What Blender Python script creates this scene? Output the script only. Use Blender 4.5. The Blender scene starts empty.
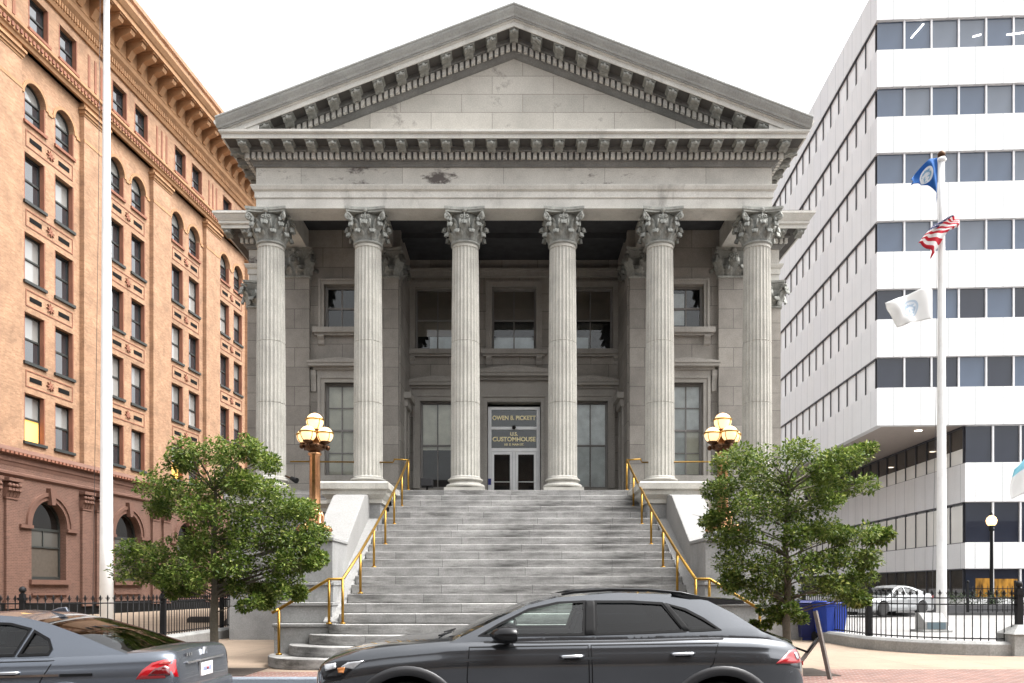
import bpy, bmesh, math, random
from mathutils import Vector, Matrix
from mathutils.geometry import tessellate_polygon
random.seed(7)
PI = math.pi
scene = bpy.context.scene
COL = scene.collection
F = 820.0; CX = 514.0; CY = 588.0; EYE = 1.45          # lens in pixels, principal point, eye height
def PX(px, Y): return (px - CX) / F * Y                 # width of a sight line at depth Y
def PZ(py, Y): return EYE + (CY - py) * Y / F

WM = {}
FRAME = [Matrix.Identity(4)]
def wm(o):
    return WM.get(o.name, Matrix.Identity(4))
def tag(o, label=None, cat=None, group=None, kind=None):
    if label: o['label'] = label
    if cat: o['category'] = cat
    if group: o['group'] = group
    if kind: o['kind'] = kind
    return o
def empty(name, loc, label, cat, group=None, rz=0.0):
    o = bpy.data.objects.new(name, None); COL.objects.link(o)
    o.empty_display_size = 0.3
    M = FRAME[0] @ Matrix.Translation(Vector(loc)) @ Matrix.Rotation(rz, 4, 'Z')
    o.matrix_world = M
    o.location = M.translation; o.rotation_euler = M.to_euler()
    WM[o.name] = M
    return tag(o, label, cat, group)

class MB:
    def __init__(s):
        s.v = []; s.f = []; s.mi = []; s.sm = []
    def add(s, vs, fs, mi=0, sm=False):
        b = len(s.v); s.v += [tuple(q) for q in vs]
        for f in fs:
            s.f.append([b + i for i in f]); s.mi.append(mi); s.sm.append(sm)
    def box(s, x0, x1, y0, y1, z0, z1, mi=0):
        if x0 > x1: x0, x1 = x1, x0
        if y0 > y1: y0, y1 = y1, y0
        if z0 > z1: z0, z1 = z1, z0
        s.add([(x0,y0,z0),(x1,y0,z0),(x1,y1,z0),(x0,y1,z0),(x0,y0,z1),(x1,y0,z1),(x1,y1,z1),(x0,y1,z1)],
              [(0,3,2,1),(4,5,6,7),(0,1,5,4),(1,2,6,5),(2,3,7,6),(3,0,4,7)], mi)
        return s
    def prism(s, poly, a0, a1, axis='y', mi=0, sm=False):
        """poly: 2D outline; extruded along axis. axis y: (x,z); axis x: (y,z); axis z: (x,y)"""
        def P(p, a):
            return (p[0], a, p[1]) if axis == 'y' else ((a, p[0], p[1]) if axis == 'x' else (p[0], p[1], a))
        n = len(poly)
        s.add([P(p, a0) for p in poly] + [P(p, a1) for p in poly],
              [tuple(range(n))[::-1], tuple(range(n, 2*n))], mi)
        s.add([P(p, a0) for p in poly] + [P(p, a1) for p in poly],
              [(i, (i+1) % n, n + (i+1) % n, n + i) for i in range(n)], mi, sm)
        return s
    def lathe(s, prof, c=(0,0,0), seg=24, mi=0, sm=True, a0=0.0, a1=2*PI, rfun=None):
        full = abs(a1 - a0 - 2*PI) < 1e-6
        n = seg if full else seg + 1
        vs = []
        for (r, z) in prof:
            for i in range(n):
                a = a0 + (a1 - a0) * i / seg
                rr = r * (rfun(a, z) if rfun else 1)
                vs.append((c[0] + rr*math.cos(a), c[1] + rr*math.sin(a), c[2] + z))
        fs = []
        for j in range(len(prof)-1):
            for i in range(seg):
                i2 = (i+1) % n
                fs.append((j*n+i, j*n+i2, (j+1)*n+i2, (j+1)*n+i))
        s.add(vs, fs, mi, sm)
        if full:
            b = len(s.v) - len(vs)
            for j, rev in ((0, True), (len(prof)-1, False)):
                if prof[j][0] > 1e-4:
                    idx = [b + j*n + i for i in range(n)]
                    s.f.append(idx[::-1] if rev else idx); s.mi.append(mi); s.sm.append(False)
        return s
    def tube(s, pts, r, seg=8, mi=0, sm=True, cap=True):
        pts = [Vector(p) for p in pts]
        rs = r if isinstance(r, (list, tuple)) else [r]*len(pts)
        vs = []; up = None
        for i, p in enumerate(pts):
            t = (pts[min(i+1, len(pts)-1)] - pts[max(i-1, 0)]).normalized()
            if up is None:
                up = Vector((0,0,1)) if abs(t.z) < 0.9 else Vector((1,0,0))
            x = up.cross(t)
            if x.length < 1e-4: x = Vector((1,0,0)).cross(t)
            x.normalize(); y = t.cross(x); up = y
            for k in range(seg):
                a = 2*PI*k/seg
                vs.append(p + (x*math.cos(a) + y*math.sin(a))*rs[i])
        fs = []
        for i in range(len(pts)-1):
            for k in range(seg):
                k2 = (k+1) % seg
                fs.append((i*seg+k, i*seg+k2, (i+1)*seg+k2, (i+1)*seg+k))
        s.add(vs, fs, mi, sm)
        if cap:
            b = len(s.v) - len(vs); n = len(pts)
            s.f.append([b+k for k in range(seg)][::-1]); s.mi.append(mi); s.sm.append(False)
            s.f.append([b+(n-1)*seg+k for k in range(seg)]); s.mi.append(mi); s.sm.append(False)
        return s
    def ball(s, c, r, seg=16, rings=10, mi=0, sz=1.0):
        prof = [(max(r*math.sin(PI*j/rings), 1e-5), -r*sz*math.cos(PI*j/rings)) for j in range(rings+1)]
        return s.lathe(prof, c, seg, mi)
    def panel(s, outer, holes, y, depth, mi=0, reveal=True, rmi=None):
        """wall slab facing -Y in the xz plane with openings cut through"""
        loops = [outer] + list(holes)
        pts = [p for l in loops for p in l]
        tris = tessellate_polygon([[Vector((p[0], p[1], 0)) for p in l] for l in loops])
        n = len(pts); fs = []; bs = []
        for t in tris:
            a, b, c = [pts[i] for i in t]
            ar = (b[0]-a[0])*(c[1]-a[1]) - (c[0]-a[0])*(b[1]-a[1])
            t = tuple(t) if ar > 0 else tuple(t)[::-1]
            fs.append(t); bs.append(tuple(n+i for i in t[::-1]))
        vs = [(p[0], y, p[1]) for p in pts] + [(p[0], y+depth, p[1]) for p in pts]
        s.add(vs, fs + bs, mi)
        k = 0; rf = []
        for li, l in enumerate(loops):
            m = len(l)
            for i in range(m):
                j = (i+1) % m
                rf.append((k+i, k+j, n+k+j, n+k+i))
            k += m
        s.add(vs, rf, mi if rmi is None else rmi)
        return s
    def sweep(s, prof, path, closed=False, mi=0, caps=True):
        """prof: [(out, z)] outline (closed polygon); path: plan points, outward = right-hand side of travel"""
        n = len(path); m = len(prof)
        offs = []
        for i in range(n):
            p = Vector(path[i])
            d0 = (p - Vector(path[i-1])).normalized() if i > 0 else None
            d1 = (Vector(path[i+1]) - p).normalized() if i < n-1 else None
            if d0 is None: d0 = d1
            if d1 is None: d1 = d0
            n0 = Vector((d0.y, -d0.x)); n1 = Vector((d1.y, -d1.x))
            b = (n0 + n1); b.normalize()
            offs.append(b / max(b.dot(n0), 0.2))
        vs = []
        for i in range(n):
            for (o, z) in prof:
                q = Vector(path[i]) + offs[i]*o
                vs.append((q.x, q.y, z))
        fs = []
        for i in range(n-1):
            for j in range(m):
                j2 = (j+1) % m
                fs.append((i*m+j, (i+1)*m+j, (i+1)*m+j2, i*m+j2))
        if caps:
            fs.append(tuple(range(m))); fs.append(tuple((n-1)*m+j for j in range(m))[::-1])
        s.add(vs, fs, mi)
        return s
    def mesh(s, name, M, mats):
        me = bpy.data.meshes.new(name)
        me.from_pydata([tuple(M @ Vector(q)) for q in s.v], [], s.f)
        for m in mats: me.materials.append(m)
        me.polygons.foreach_set('material_index', s.mi)
        me.polygons.foreach_set('use_smooth', s.sm)
        me.update()
        return me
    def fix(s):
        bm = bmesh.new()
        vv = [bm.verts.new(q) for q in s.v]
        for f, mi, sm in zip(s.f, s.mi, s.sm):
            try:
                g = bm.faces.new([vv[i] for i in f]); g.material_index = mi; g.smooth = sm
            except ValueError: pass
        bmesh.ops.remove_doubles(bm, verts=bm.verts, dist=1e-5)
        bmesh.ops.recalc_face_normals(bm, faces=bm.faces)
        bm.verts.index_update()
        s.v = [tuple(q.co) for q in bm.verts]; s.f = [[q.index for q in f.verts] for f in bm.faces]
        s.mi = [f.material_index for f in bm.faces]; s.sm = [f.smooth for f in bm.faces]
        bm.free(); return s
    def build(s, name, mats, parent=None, loc=None, bevel=0.0, fix=True, label=None, kind=None, bseg=2):
        if fix: s.fix()
        if not isinstance(mats, (list, tuple)): mats = [mats]
        PW = wm(parent) if parent else Matrix.Identity(4)
        if loc is None:
            W = PW.copy() if parent else FRAME[0].copy()
        else:
            R = (PW if parent else FRAME[0]).to_3x3().to_4x4()
            W = Matrix.Translation(FRAME[0] @ Vector(loc)) @ R
        me = s.mesh(name, W.inverted() @ FRAME[0], mats)
        o = bpy.data.objects.new(name, me); COL.objects.link(o)
        WM[o.name] = W
        if parent: o.parent = parent
        L = PW.inverted() @ W
        o.location = L.translation; o.rotation_euler = L.to_euler()
        if bevel:
            b = o.modifiers.new('bevel', 'BEVEL'); b.width = bevel; b.segments = bseg; b.limit_method = 'ANGLE'; b.angle_limit = math.radians(40)
        if label: o['label'] = label
        if kind: o['kind'] = kind
        return o

def dup(o, parent=None, dloc=(0,0,0), top=True):
    """copy of an object with its parts; dloc is a shift in the frame of its parent"""
    c = o.copy(); COL.objects.link(c)
    c.parent = parent if parent else o.parent
    if not c.parent and top: pass
    if top:
        c.location = Vector(o.location) + Vector(dloc)
    PW = wm(c.parent) if c.parent else Matrix.Identity(4)
    WM[c.name] = PW @ Matrix.LocRotScale(c.location, c.rotation_euler, c.scale)
    for ch in list(o.children):
        if ch.name in bpy.data.objects: dup(ch, c, top=False)
    return c

# ------------------------------------------------------------------ materials
MAT = {}
def newmat(name):
    m = bpy.data.materials.new(name); m.use_nodes = True
    nt = m.node_tree; b = nt.nodes['Principled BSDF']
    MAT[name] = m
    return m, nt, b
def _mapping(nt, wall):
    tc = nt.nodes.new('ShaderNodeTexCoord')
    if not wall: return tc.outputs['Object']
    sp = nt.nodes.new('ShaderNodeSeparateXYZ'); nt.links.new(tc.outputs['Object'], sp.inputs[0])
    ad = nt.nodes.new('ShaderNodeMath'); ad.operation = 'ADD'
    nt.links.new(sp.outputs[0], ad.inputs[0]); nt.links.new(sp.outputs[1], ad.inputs[1])
    cb = nt.nodes.new('ShaderNodeCombineXYZ')
    nt.links.new(ad.outputs[0], cb.inputs[0]); nt.links.new(sp.outputs[2], cb.inputs[1])
    return cb.outputs[0]
def _mix(nt, mode, fac, a, b):
    n = nt.nodes.new('ShaderNodeMix'); n.data_type = 'RGBA'; n.blend_type = mode
    for sock, val in ((n.inputs[0], fac), (n.inputs[6], a), (n.inputs[7], b)):
        if hasattr(val, 'is_output'): nt.links.new(val, sock)
        elif isinstance(val, (int, float)): sock.default_value = val if sock == n.inputs[0] else (val, val, val, 1)
        else: sock.default_value = (*val, 1)
    return n.outputs[2]
def _noise(nt, vec, scale, detail=4, rough=0.6, lo=0.35, hi=0.65, stretch=None):
    if stretch:
        mp = nt.nodes.new('ShaderNodeMapping'); mp.inputs['Scale'].default_value = stretch
        nt.links.new(vec, mp.inputs[0]); vec = mp.outputs[0]
    n = nt.nodes.new('ShaderNodeTexNoise'); n.inputs['Scale'].default_value = scale
    n.inputs['Detail'].default_value = detail; n.inputs['Roughness'].default_value = rough
    nt.links.new(vec, n.inputs['Vector'])
    r = nt.nodes.new('ShaderNodeMapRange'); r.inputs[1].default_value = lo; r.inputs[2].default_value = hi
    nt.links.new(n.outputs[0], r.inputs[0])
    return r.outputs[0]
def _bump(nt, b, h, strength, dist=0.01):
    n = nt.nodes.new('ShaderNodeBump'); n.inputs['Strength'].default_value = strength; n.inputs['Distance'].default_value = dist
    nt.links.new(h, n.inputs['Height']); nt.links.new(n.outputs[0], b.inputs['Normal'])
def stone(name, c, var=0.25, stain=(0.10,0.095,0.09), stain_amt=0.35, rough=0.85, fine=40, streak=True, stain_scale=0.9):
    """weathered stone: cloudy tone, fine grain, dark streaks and blotches"""
    m, nt, b = newmat(name); v = _mapping(nt, False)
    c2 = tuple(x*(1-var) for x in c)
    col = _mix(nt, 'MIX', _noise(nt, v, 1.3, 5, 0.65, 0.3, 0.7), c, c2)
    g = _noise(nt, v, fine, 3, 0.7, 0.25, 0.75)
    col = _mix(nt, 'MULTIPLY', 0.35, col, g) if False else _mix(nt, 'OVERLAY', 0.22, col, g)
    st = _noise(nt, v, stain_scale, 8, 0.72, 0.56, 0.80, (1.6, 1.6, 0.5) if streak else None)
    mm = nt.nodes.new('ShaderNodeMath'); mm.operation = 'MULTIPLY'; mm.inputs[1].default_value = stain_amt
    nt.links.new(st, mm.inputs[0])
    col = _mix(nt, 'MIX', mm.outputs[0], col, stain)
    nt.links.new(col, b.inputs['Base Color']); b.inputs['Roughness'].default_value = rough
    _bump(nt, b, g, 0.15, 0.004)
    return m
def masonry(name, c1, c2, mortar, bw, bh, ms=0.012, var=0.25, stain=(0.1,0.095,0.09), stain_amt=0.3, rough=0.88, bump=0.4, off=0.5, floor=False, stain_scale=0.5, st=(0.56, 0.8), streak=True, spec=0.5):
    m, nt, b = newmat(name); v3 = _mapping(nt, False); v = v3 if floor else _mapping(nt, True)
    br = nt.nodes.new('ShaderNodeTexBrick'); nt.links.new(v, br.inputs['Vector'])
    br.inputs['Scale'].default_value = 1.0; br.inputs['Brick Width'].default_value = bw; br.inputs['Row Height'].default_value = bh
    br.inputs['Mortar Size'].default_value = ms; br.inputs['Mortar Smooth'].default_value = 0.15; br.inputs['Bias'].default_value = 0.0
    br.offset = off
    br.inputs['Color1'].default_value = (*c1, 1); br.inputs['Color2'].default_value = (*c2, 1); br.inputs['Mortar'].default_value = (*mortar, 1)
    col = _mix(nt, 'MULTIPLY', var, br.outputs['Color'], _noise(nt, v3, 1.1, 6, 0.7, 0.25, 0.7))
    col = _mix(nt, 'OVERLAY', 0.2, col, _noise(nt, v3, 30, 3, 0.7, 0.25, 0.75))
    st = _noise(nt, v3, stain_scale, 8, 0.72, st[0], st[1], None if (floor or not streak) else (streak if isinstance(streak, tuple) else (1.5, 1.5, 0.45)))
    mm = nt.nodes.new('ShaderNodeMath'); mm.operation = 'MULTIPLY'; mm.inputs[1].default_value = stain_amt
    nt.links.new(st, mm.inputs[0])
    col = _mix(nt, 'MIX', mm.outputs[0], col, stain)
    nt.links.new(col, b.inputs['Base Color']); b.inputs['Roughness'].default_value = rough; b.inputs['Specular IOR Level'].default_value = spec
    iv = nt.nodes.new('ShaderNodeMath'); iv.operation = 'SUBTRACT'; iv.inputs[0].default_value = 1.0
    nt.links.new(br.outputs['Fac'], iv.inputs[1])
    _bump(nt, b, iv.outputs[0], bump, 0.012)
    return m
def plain(name, c, rough=0.5, metal=0.0, var=0.12, scale=3.0, coat=0.0, spec=0.5, dirt=None, bump=0.0):
    m, nt, b = newmat(name); v = _mapping(nt, False)
    col = _mix(nt, 'MIX', _noise(nt, v, scale, 5, 0.65, 0.3, 0.7), c, tuple(x*(1-var) for x in c))
    if dirt:
        mm = nt.nodes.new('ShaderNodeMath'); mm.operation = 'MULTIPLY'; mm.inputs[1].default_value = dirt[1]
        nt.links.new(_noise(nt, v, dirt[2], 7, 0.7, 0.52, 0.75), mm.inputs[0])
        col = _mix(nt, 'MIX', mm.outputs[0], col, dirt[0])
    nt.links.new(col, b.inputs['Base Color'])
    b.inputs['Roughness'].default_value = rough; b.inputs['Metallic'].default_value = metal
    b.inputs['Specular IOR Level'].default_value = spec
    if coat: b.inputs['Coat Weight'].default_value = coat; b.inputs['Coat Roughness'].default_value = 0.04
    if bump: _bump(nt, b, _noise(nt, v, scale*6, 4, 0.6, 0.2, 0.8), bump, 0.01)
    return m
def emit(name, c, s):
    m, nt, b = newmat(name)
    b.inputs['Base Color'].default_value = (*c, 1); b.inputs['Emission Color'].default_value = (*c, 1)
    b.inputs['Emission Strength'].default_value = s; b.inputs['Roughness'].default_value = 0.3
    return m
def clear_glass(name, tint, refl=1.0, ior=1.5):
    """thin pane: what lies behind shows through, sky and street mirror in it"""
    m, nt, b = newmat(name); nt.nodes.remove(b)
    out = nt.nodes['Material Output']
    tr = nt.nodes.new('ShaderNodeBsdfTransparent'); tr.inputs[0].default_value = (*tint, 1)
    gl = nt.nodes.new('ShaderNodeBsdfGlossy'); gl.inputs['Roughness'].default_value = 0.02
    gl.inputs['Color'].default_value = (refl, refl, refl, 1)
    fr = nt.nodes.new('ShaderNodeFresnel'); fr.inputs['IOR'].default_value = ior
    mx = nt.nodes.new('ShaderNodeMixShader')
    nt.links.new(fr.outputs[0], mx.inputs[0]); nt.links.new(tr.outputs[0], mx.inputs[1]); nt.links.new(gl.outputs[0], mx.inputs[2])
    nt.links.new(mx.outputs[0], out.inputs[0])
    return m
def dark_glass(name, c, rough=0.03, ior=1.6, wav=0.0, var=0.3):
    m, nt, b = newmat(name); v = _mapping(nt, False)
    col = _mix(nt, 'MIX', _noise(nt, v, 0.35, 2, 0.5, 0.35, 0.65), c, tuple(x*(1-var) for x in c))
    nt.links.new(col, b.inputs['Base Color'])
    b.inputs['Roughness'].default_value = rough; b.inputs['IOR'].default_value = ior
    if wav: _bump(nt, b, _noise(nt, v, 0.8, 2, 0.5, 0.2, 0.8), wav, 0.02)
    return m

granite = stone('column_granite', (0.48,0.465,0.42), 0.32, (0.14,0.13,0.11), 0.75, stain_scale=1.3)
granite_trim = stone('pale_trim_granite', (0.60,0.585,0.54), 0.28, (0.12,0.105,0.095), 0.75, stain_scale=0.7)
soffit_dark = stone('soot_dark_soffit_stone', (0.085,0.08,0.075), 0.5, (0.03,0.03,0.03), 0.5)  # cornice undersides: their shade is put into the stone colour
granite_mid = stone('weathered_sima_metal', (0.36,0.365,0.35), 0.3, (0.12,0.12,0.11), 0.6, fine=25)
granite_dark = stone('weathered_cast_iron_grey', (0.21,0.21,0.20), 0.4, (0.07,0.07,0.065), 0.55, fine=25)  # bed mouldings: weathered grey, darkened to stand for shade under the corona
iron_cap = stone('weathered_capital_iron', (0.36,0.365,0.335), 0.5, (0.03,0.03,0.027), 0.8, fine=14, stain_scale=4.0)
ashlar = masonry('granite_ashlar', (0.355,0.33,0.295), (0.27,0.25,0.225), (0.13,0.12,0.11), 1.25, 0.62, 0.008, 0.4, stain_amt=0.4)
ashlar_frieze = masonry('pale_frieze_ashlar', (0.63,0.605,0.55), (0.53,0.51,0.465), (0.25,0.23,0.2), 2.9, 0.62, 0.006, 0.3, (0.09,0.075,0.07), 0.95, stain_scale=0.62, st=(0.56, 0.63), streak=(0.8, 0.8, 1.6))
step_stone = masonry('step_granite', (0.40,0.393,0.38), (0.25,0.247,0.24), (0.15,0.148,0.145), 1.9, 50.0, 0.006, 0.6, (0.055,0.053,0.05), 0.85, stain_scale=1.9, st=(0.46, 0.66), streak=(0.35, 1.0, 2.6), bump=0.15)
base_stone = stone('plinth_granite', (0.29,0.29,0.285), 0.35, (0.12,0.12,0.12), 0.5, fine=30)
pale_stone = stone('pale_cheek_stone', (0.25,0.247,0.24), 0.15, (0.25,0.24,0.23), 0.3, fine=30)
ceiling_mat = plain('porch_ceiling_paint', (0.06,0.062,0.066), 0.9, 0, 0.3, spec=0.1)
roof_mat = plain('weathered_roof_metal', (0.10,0.09,0.085), 0.6, 0.2, 0.3)
brass = plain('aged_brass', (0.38,0.225,0.05), 0.42, 1.0, 0.35, 4.0, dirt=((0.10,0.065,0.02), 0.6, 6.0))
copper = plain('polished_copper', (0.62,0.33,0.17), 0.33, 1.0, 0.35, 6.0, dirt=((0.10,0.05,0.02), 0.6, 5.0))
bronze = plain('dark_bronze', (0.10,0.05,0.025), 0.45, 0.8, 0.4, 6.0)
black_iron = plain('black_iron_paint', (0.010,0.010,0.011), 0.6, 0.0, 0.3, 8.0, spec=0.2)
white_paint = plain('white_gloss_paint', (0.80,0.80,0.79), 0.35, 0.0, 0.08, 1.2, dirt=((0.45,0.43,0.4), 0.35, 1.2))
sash_grey = plain('grey_sash_paint', (0.22,0.21,0.20), 0.6, 0, 0.2)
alu = plain('white_aluminium', (0.85,0.86,0.86), 0.4, 0.0, 0.1)
dark_room = plain('dark_room', (0.045,0.045,0.047), 0.9, 0, 0.3)
pane_refl = clear_glass('mirroring_door_glass', (0.85,0.88,0.88), 1.0, 1.5)
pane_clear = clear_glass('clear_window_glass', (0.90,0.92,0.92), 1.0, 1.4)
# ================================================================== custom house
ZL = 4.18            # porch floor
ZA = 12.33           # architrave soffit
ZC = 12.97           # porch ceiling
YC = 23.9            # column axis
YF = 23.5            # face of frieze
YP, YR, YW = 26.4, 28.8, 29.2     # end-bay wall, recessed wall, wing front
COLX = [(-2.5 + i) * 2.833 for i in range(6)]
ch = empty('custom_house', (0, 29, 0), 'grey granite temple-fronted custom house with six fluted columns at the top of the stairs', 'building')

# ---- column: shaft with base and capital
def corinthian(R, hgt, half, square=False):
    """capital at origin: z from 0 (necking) to hgt; half = abacus half width"""
    mb = MB()
    zab = hgt*0.86
    bell = [(R*0.98, 0.0), (R*1.1, 0.02), (R*1.1, 0.07), (R*0.92, 0.09), (R*0.86, hgt*0.45), (R*0.92, hgt*0.68), (R*1.12, zab)]
    if square:
        for (r0, z0), (r1, z1) in zip(bell[:-1], bell[1:]):
            mb.add([(-r0,-r0,z0),(r0,-r0,z0),(r0,r0,z0),(-r0,r0,z0),(-r1,-r1,z1),(r1,-r1,z1),(r1,r1,z1),(-r1,r1,z1)],
                   [(0,1,5,4),(1,2,6,5),(2,3,7,6),(3,0,4,7)])
    else:
        mb.lathe(bell, seg=24)
    # concave abacus
    out = []
    for k in range(4):
        a = PI/2*k
        for t in (-1, -0.92, -0.6, -0.3, 0, 0.3, 0.6, 0.92):
            x = half*t; y = -half*(0.84 + 0.16*t*t)
            if abs(t) > 0.95: x, y = half*0.98*t, -half*1.0
            out.append((x*math.cos(a) - y*math.sin(a), x*math.sin(a) + y*math.cos(a)))
    mb.prism([(p[0]*0.94, p[1]*0.94) for p in out], zab, zab + hgt*0.06, 'z')
    mb.prism(out, zab + hgt*0.06, hgt, 'z')
    # leaves
    def leaf(a, rb, w, z0, z1, reach, curl, tilt=0.0):
        path = []
        N = 9
        for i in range(N):
            t = i/(N-1)
            if t < 0.7:
                u = t/0.7; r = rb + reach*0.42*u*u; z = z0 + (z1-z0)*u
            else:
                u = (t-0.7)/0.3; th = u*PI*1.15
                r = rb + reach*0.42 + curl*(1-math.cos(th))*0.8 ; z = z1 + curl*math.sin(th)*0.75 - curl*0.5*u
            path.append((r, z, w*(0.85 + 0.35*math.sin(PI*min(t*1.15,1))) * (1.0 if t < 0.75 else 1.0 - 0.9*(t-0.75))))
        ca, sa = math.cos(a), math.sin(a)
        vs = []; fs = []
        prof = [(-1.0, -0.035), (-0.62, 0.015), (-0.33, -0.012), (0, 0.045), (0.33, -0.012), (0.62, 0.015), (1.0, -0.035)]
        for i, (r, z, ww) in enumerate(path):
            lob = 1.0 + (0.14 if i % 2 else -0.1)
            for (q, dr) in prof:
                x = q*ww*lob; rr = r + dr
                vs.append((rr*ca - x*sa, rr*sa + x*ca, z))
        m = len(prof)
        for i in range(N-1):
            for j in range(m-1):
                fs.append((i*m+j, i*m+j+1, (i+1)*m+j+1, (i+1)*m+j))
        b = len(vs)
        vs += [((math.hypot(x, y)-0.03)/max(math.hypot(x, y), 1e-6)*x, (math.hypot(x, y)-0.03)/max(math.hypot(x, y), 1e-6)*y, z-0.012) for x, y, z in vs]
        fs += [tuple(b+i for i in f[::-1]) for f in fs]
        mb.add(vs, fs, 0, True)
    n = 8
    for k in range(n):
        a = 2*PI*k/n
        sq = 1.0
        if square: sq = 1.0/max(abs(math.cos(a)), abs(math.sin(a)))
        leaf(a + PI/n, R*1.0*(1.0 if not square else 1/max(abs(math.cos(a+PI/n)), abs(math.sin(a+PI/n)))), R*0.30, 0.09, hgt*0.31, R*0.62, R*0.22)
        leaf(a, R*0.99*sq, R*0.30, 0.09, hgt*0.54, R*0.80, R*0.24)
    for k in range(4):
        a = PI/4 + PI/2*k
        ca, sa = math.cos(a), math.sin(a)
        d = half*1.33
        # corner volute stalk and scroll
        pts = []
        for t in range(7):
            u = t/6
            r = R*1.0*(1.25 if square else 1) + (d - R*1.05)*u**1.3
            pts.append((r*ca, r*sa, hgt*(0.42 + 0.40*math.sin(u*PI/2))))
        mb.tube(pts, [R*0.10, R*0.11, R*0.12, R*0.12, R*0.12, R*0.12, R*0.10], 6)
        sp = []
        for t in range(15):
            th = PI/2 - t/14*PI*2.6
            rr = R*0.20*(1 - 0.68*t/14)
            r = d - R*0.16 + rr*math.cos(th); z = hgt*0.70 + rr*math.sin(th)
            sp.append((r*ca, r*sa, z))
        mb.tube(sp, R*0.085, 6)
        leaf(a, R*1.04*(1.3 if square else 1), R*0.27, hgt*0.36, hgt*0.68, R*0.80, R*0.20)
        # inner helices and fleuron on each face
        a = PI/2*k
        ca, sa = math.cos(a), math.sin(a)
        for sg in (-1, 1):
            sp = []
            for t in range(12):
                th = PI - t/11*PI*2.2
                rr = R*0.13*(1 - 0.6*t/11)
                x = sg*(R*0.2 + rr*math.cos(th)*1.0); z = hgt*0.72 + rr*math.sin(th); r = half*0.86
                sp.append((r*ca - x*sa, r*sa + x*ca, z))
            mb.tube(sp, R*0.06, 5)
            x0 = sg*R*0.62
            mb.tube([((R*1.12)*ca - sg*R*0.35*sa, (R*1.12)*sa + sg*R*0.35*ca, hgt*0.40), ((half*0.84)*ca - sg*R*0.34*sa, (half*0.84)*sa + sg*R*0.34*ca, hgt*0.66)], R*0.07, 5)
        mb.ball((half*0.88*ca, half*0.88*sa, hgt*0.90), R*0.19, 8, 6)
        mb.tube([(half*0.84*ca, half*0.84*sa, hgt*0.55), (half*0.88*ca, half*0.88*sa, hgt*0.85)], R*0.06, 5)
    return mb
def shift(mb, d):
    mb.v = [(x+d[0], y+d[1], z+d[2]) for x, y, z in mb.v]; return mb

x0 = COLX[0]
zs0, zs1 = ZL + 0.46, 11.36
def flute(a, z):
    t = (z - zs0)/(zs1 - zs0)
    if t < 0.006 or t > 0.988: return 1.0
    s = math.sin(a*12)
    return 1.0 - 0.085*(abs(s)**0.6)
prof = []
zz = [0, 0.004, 0.0075, 0.012, 0.1, 0.2, 0.31, 0.3185, 0.3195, 0.3225, 0.3235, 0.332, 0.45, 0.55, 0.582, 0.583, 0.586, 0.587, 0.7, 0.85, 0.978, 0.986, 0.989, 1.0]
for t in zz:
    r = 0.425 - 0.045*t**1.7
    if t < 0.005: r += 0.03*(1 - t/0.005)
    if 0.319 < t < 0.323 or 0.5825 < t < 0.5865: r *= 0.965
    prof.append((r, zs0 + (zs1-zs0)*t))
mb = MB(); mb.lathe(prof, (x0, YC, 0), 24*6, rfun=lambda a, z: flute(a, z))
col0 = mb.build('column', granite, ch, loc=(x0, YC, ZL)); col0.data.set_sharp_from_angle(angle=math.radians(25))
mb = MB()
mb.box(x0-0.575, x0+0.575, YC-0.575, YC+0.575, ZL+0.002, ZL+0.14)
bp = [(0.57, 0.14)]
for t in range(9): bp.append((0.485 + 0.085*math.sin(PI*t/8), 0.14 + 0.07*(1-math.cos(PI*t/8))))
bp += [(0.475, 0.285), (0.455, 0.31), (0.45, 0.335), (0.47, 0.352)]
for t in range(7): bp.append((0.465 + 0.05*math.sin(PI*t/6), 0.355 + 0.04*(1-math.cos(PI*t/6))))
bp += [(0.455, 0.44), (0.44, 0.462)]
mb.lathe([(r, ZL+z) for r, z in bp], (x0, YC, 0), 40)
mb.build('base', granite, col0, loc=(x0, YC, ZL))
shift(corinthian(0.385, 0.97, 0.585), (x0, YC, 11.36)).build('capital', iron_cap, col0, loc=(x0, YC, 11.36))
for x in COLX[1:]:
    dup(col0, ch, (x - x0, 0, 0))

# ---- antae (flat pilasters) with capitals
def anta(x, y, w, zb=ZL, name='pilaster'):
    mb = MB()
    h = w/2
    mb.box(x-h, x+h, y, y+0.5, zb+0.42, 11.36)
    mb.box(x-h-0.10, x+h+0.10, y-0.10, y+0.5, zb+0.003, zb+0.2)
    mb.box(x-h-0.06, x+h+0.06, y-0.06, y+0.5, zb+0.2, zb+0.36)
    mb.box(x-h-0.03, x+h+0.03, y-0.03, y+0.5, zb+0.36, zb+0.42)
    p = mb.build(name, ashlar, ch, loc=(x, y, zb))
    shift(corinthian(h*0.98, 0.97, h*1.27, True), (x, y+h-0.02, 11.36)).build('capital', iron_cap, p, loc=(x, y, 11.36))
    return p
for sx in (-1, 1):
    anta(sx*7.02, YP-0.16, 0.94)
    anta(sx*4.17, YP-0.16, 0.94)
    anta(sx*8.98, YW-0.14, 0.94, 3.4)

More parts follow.
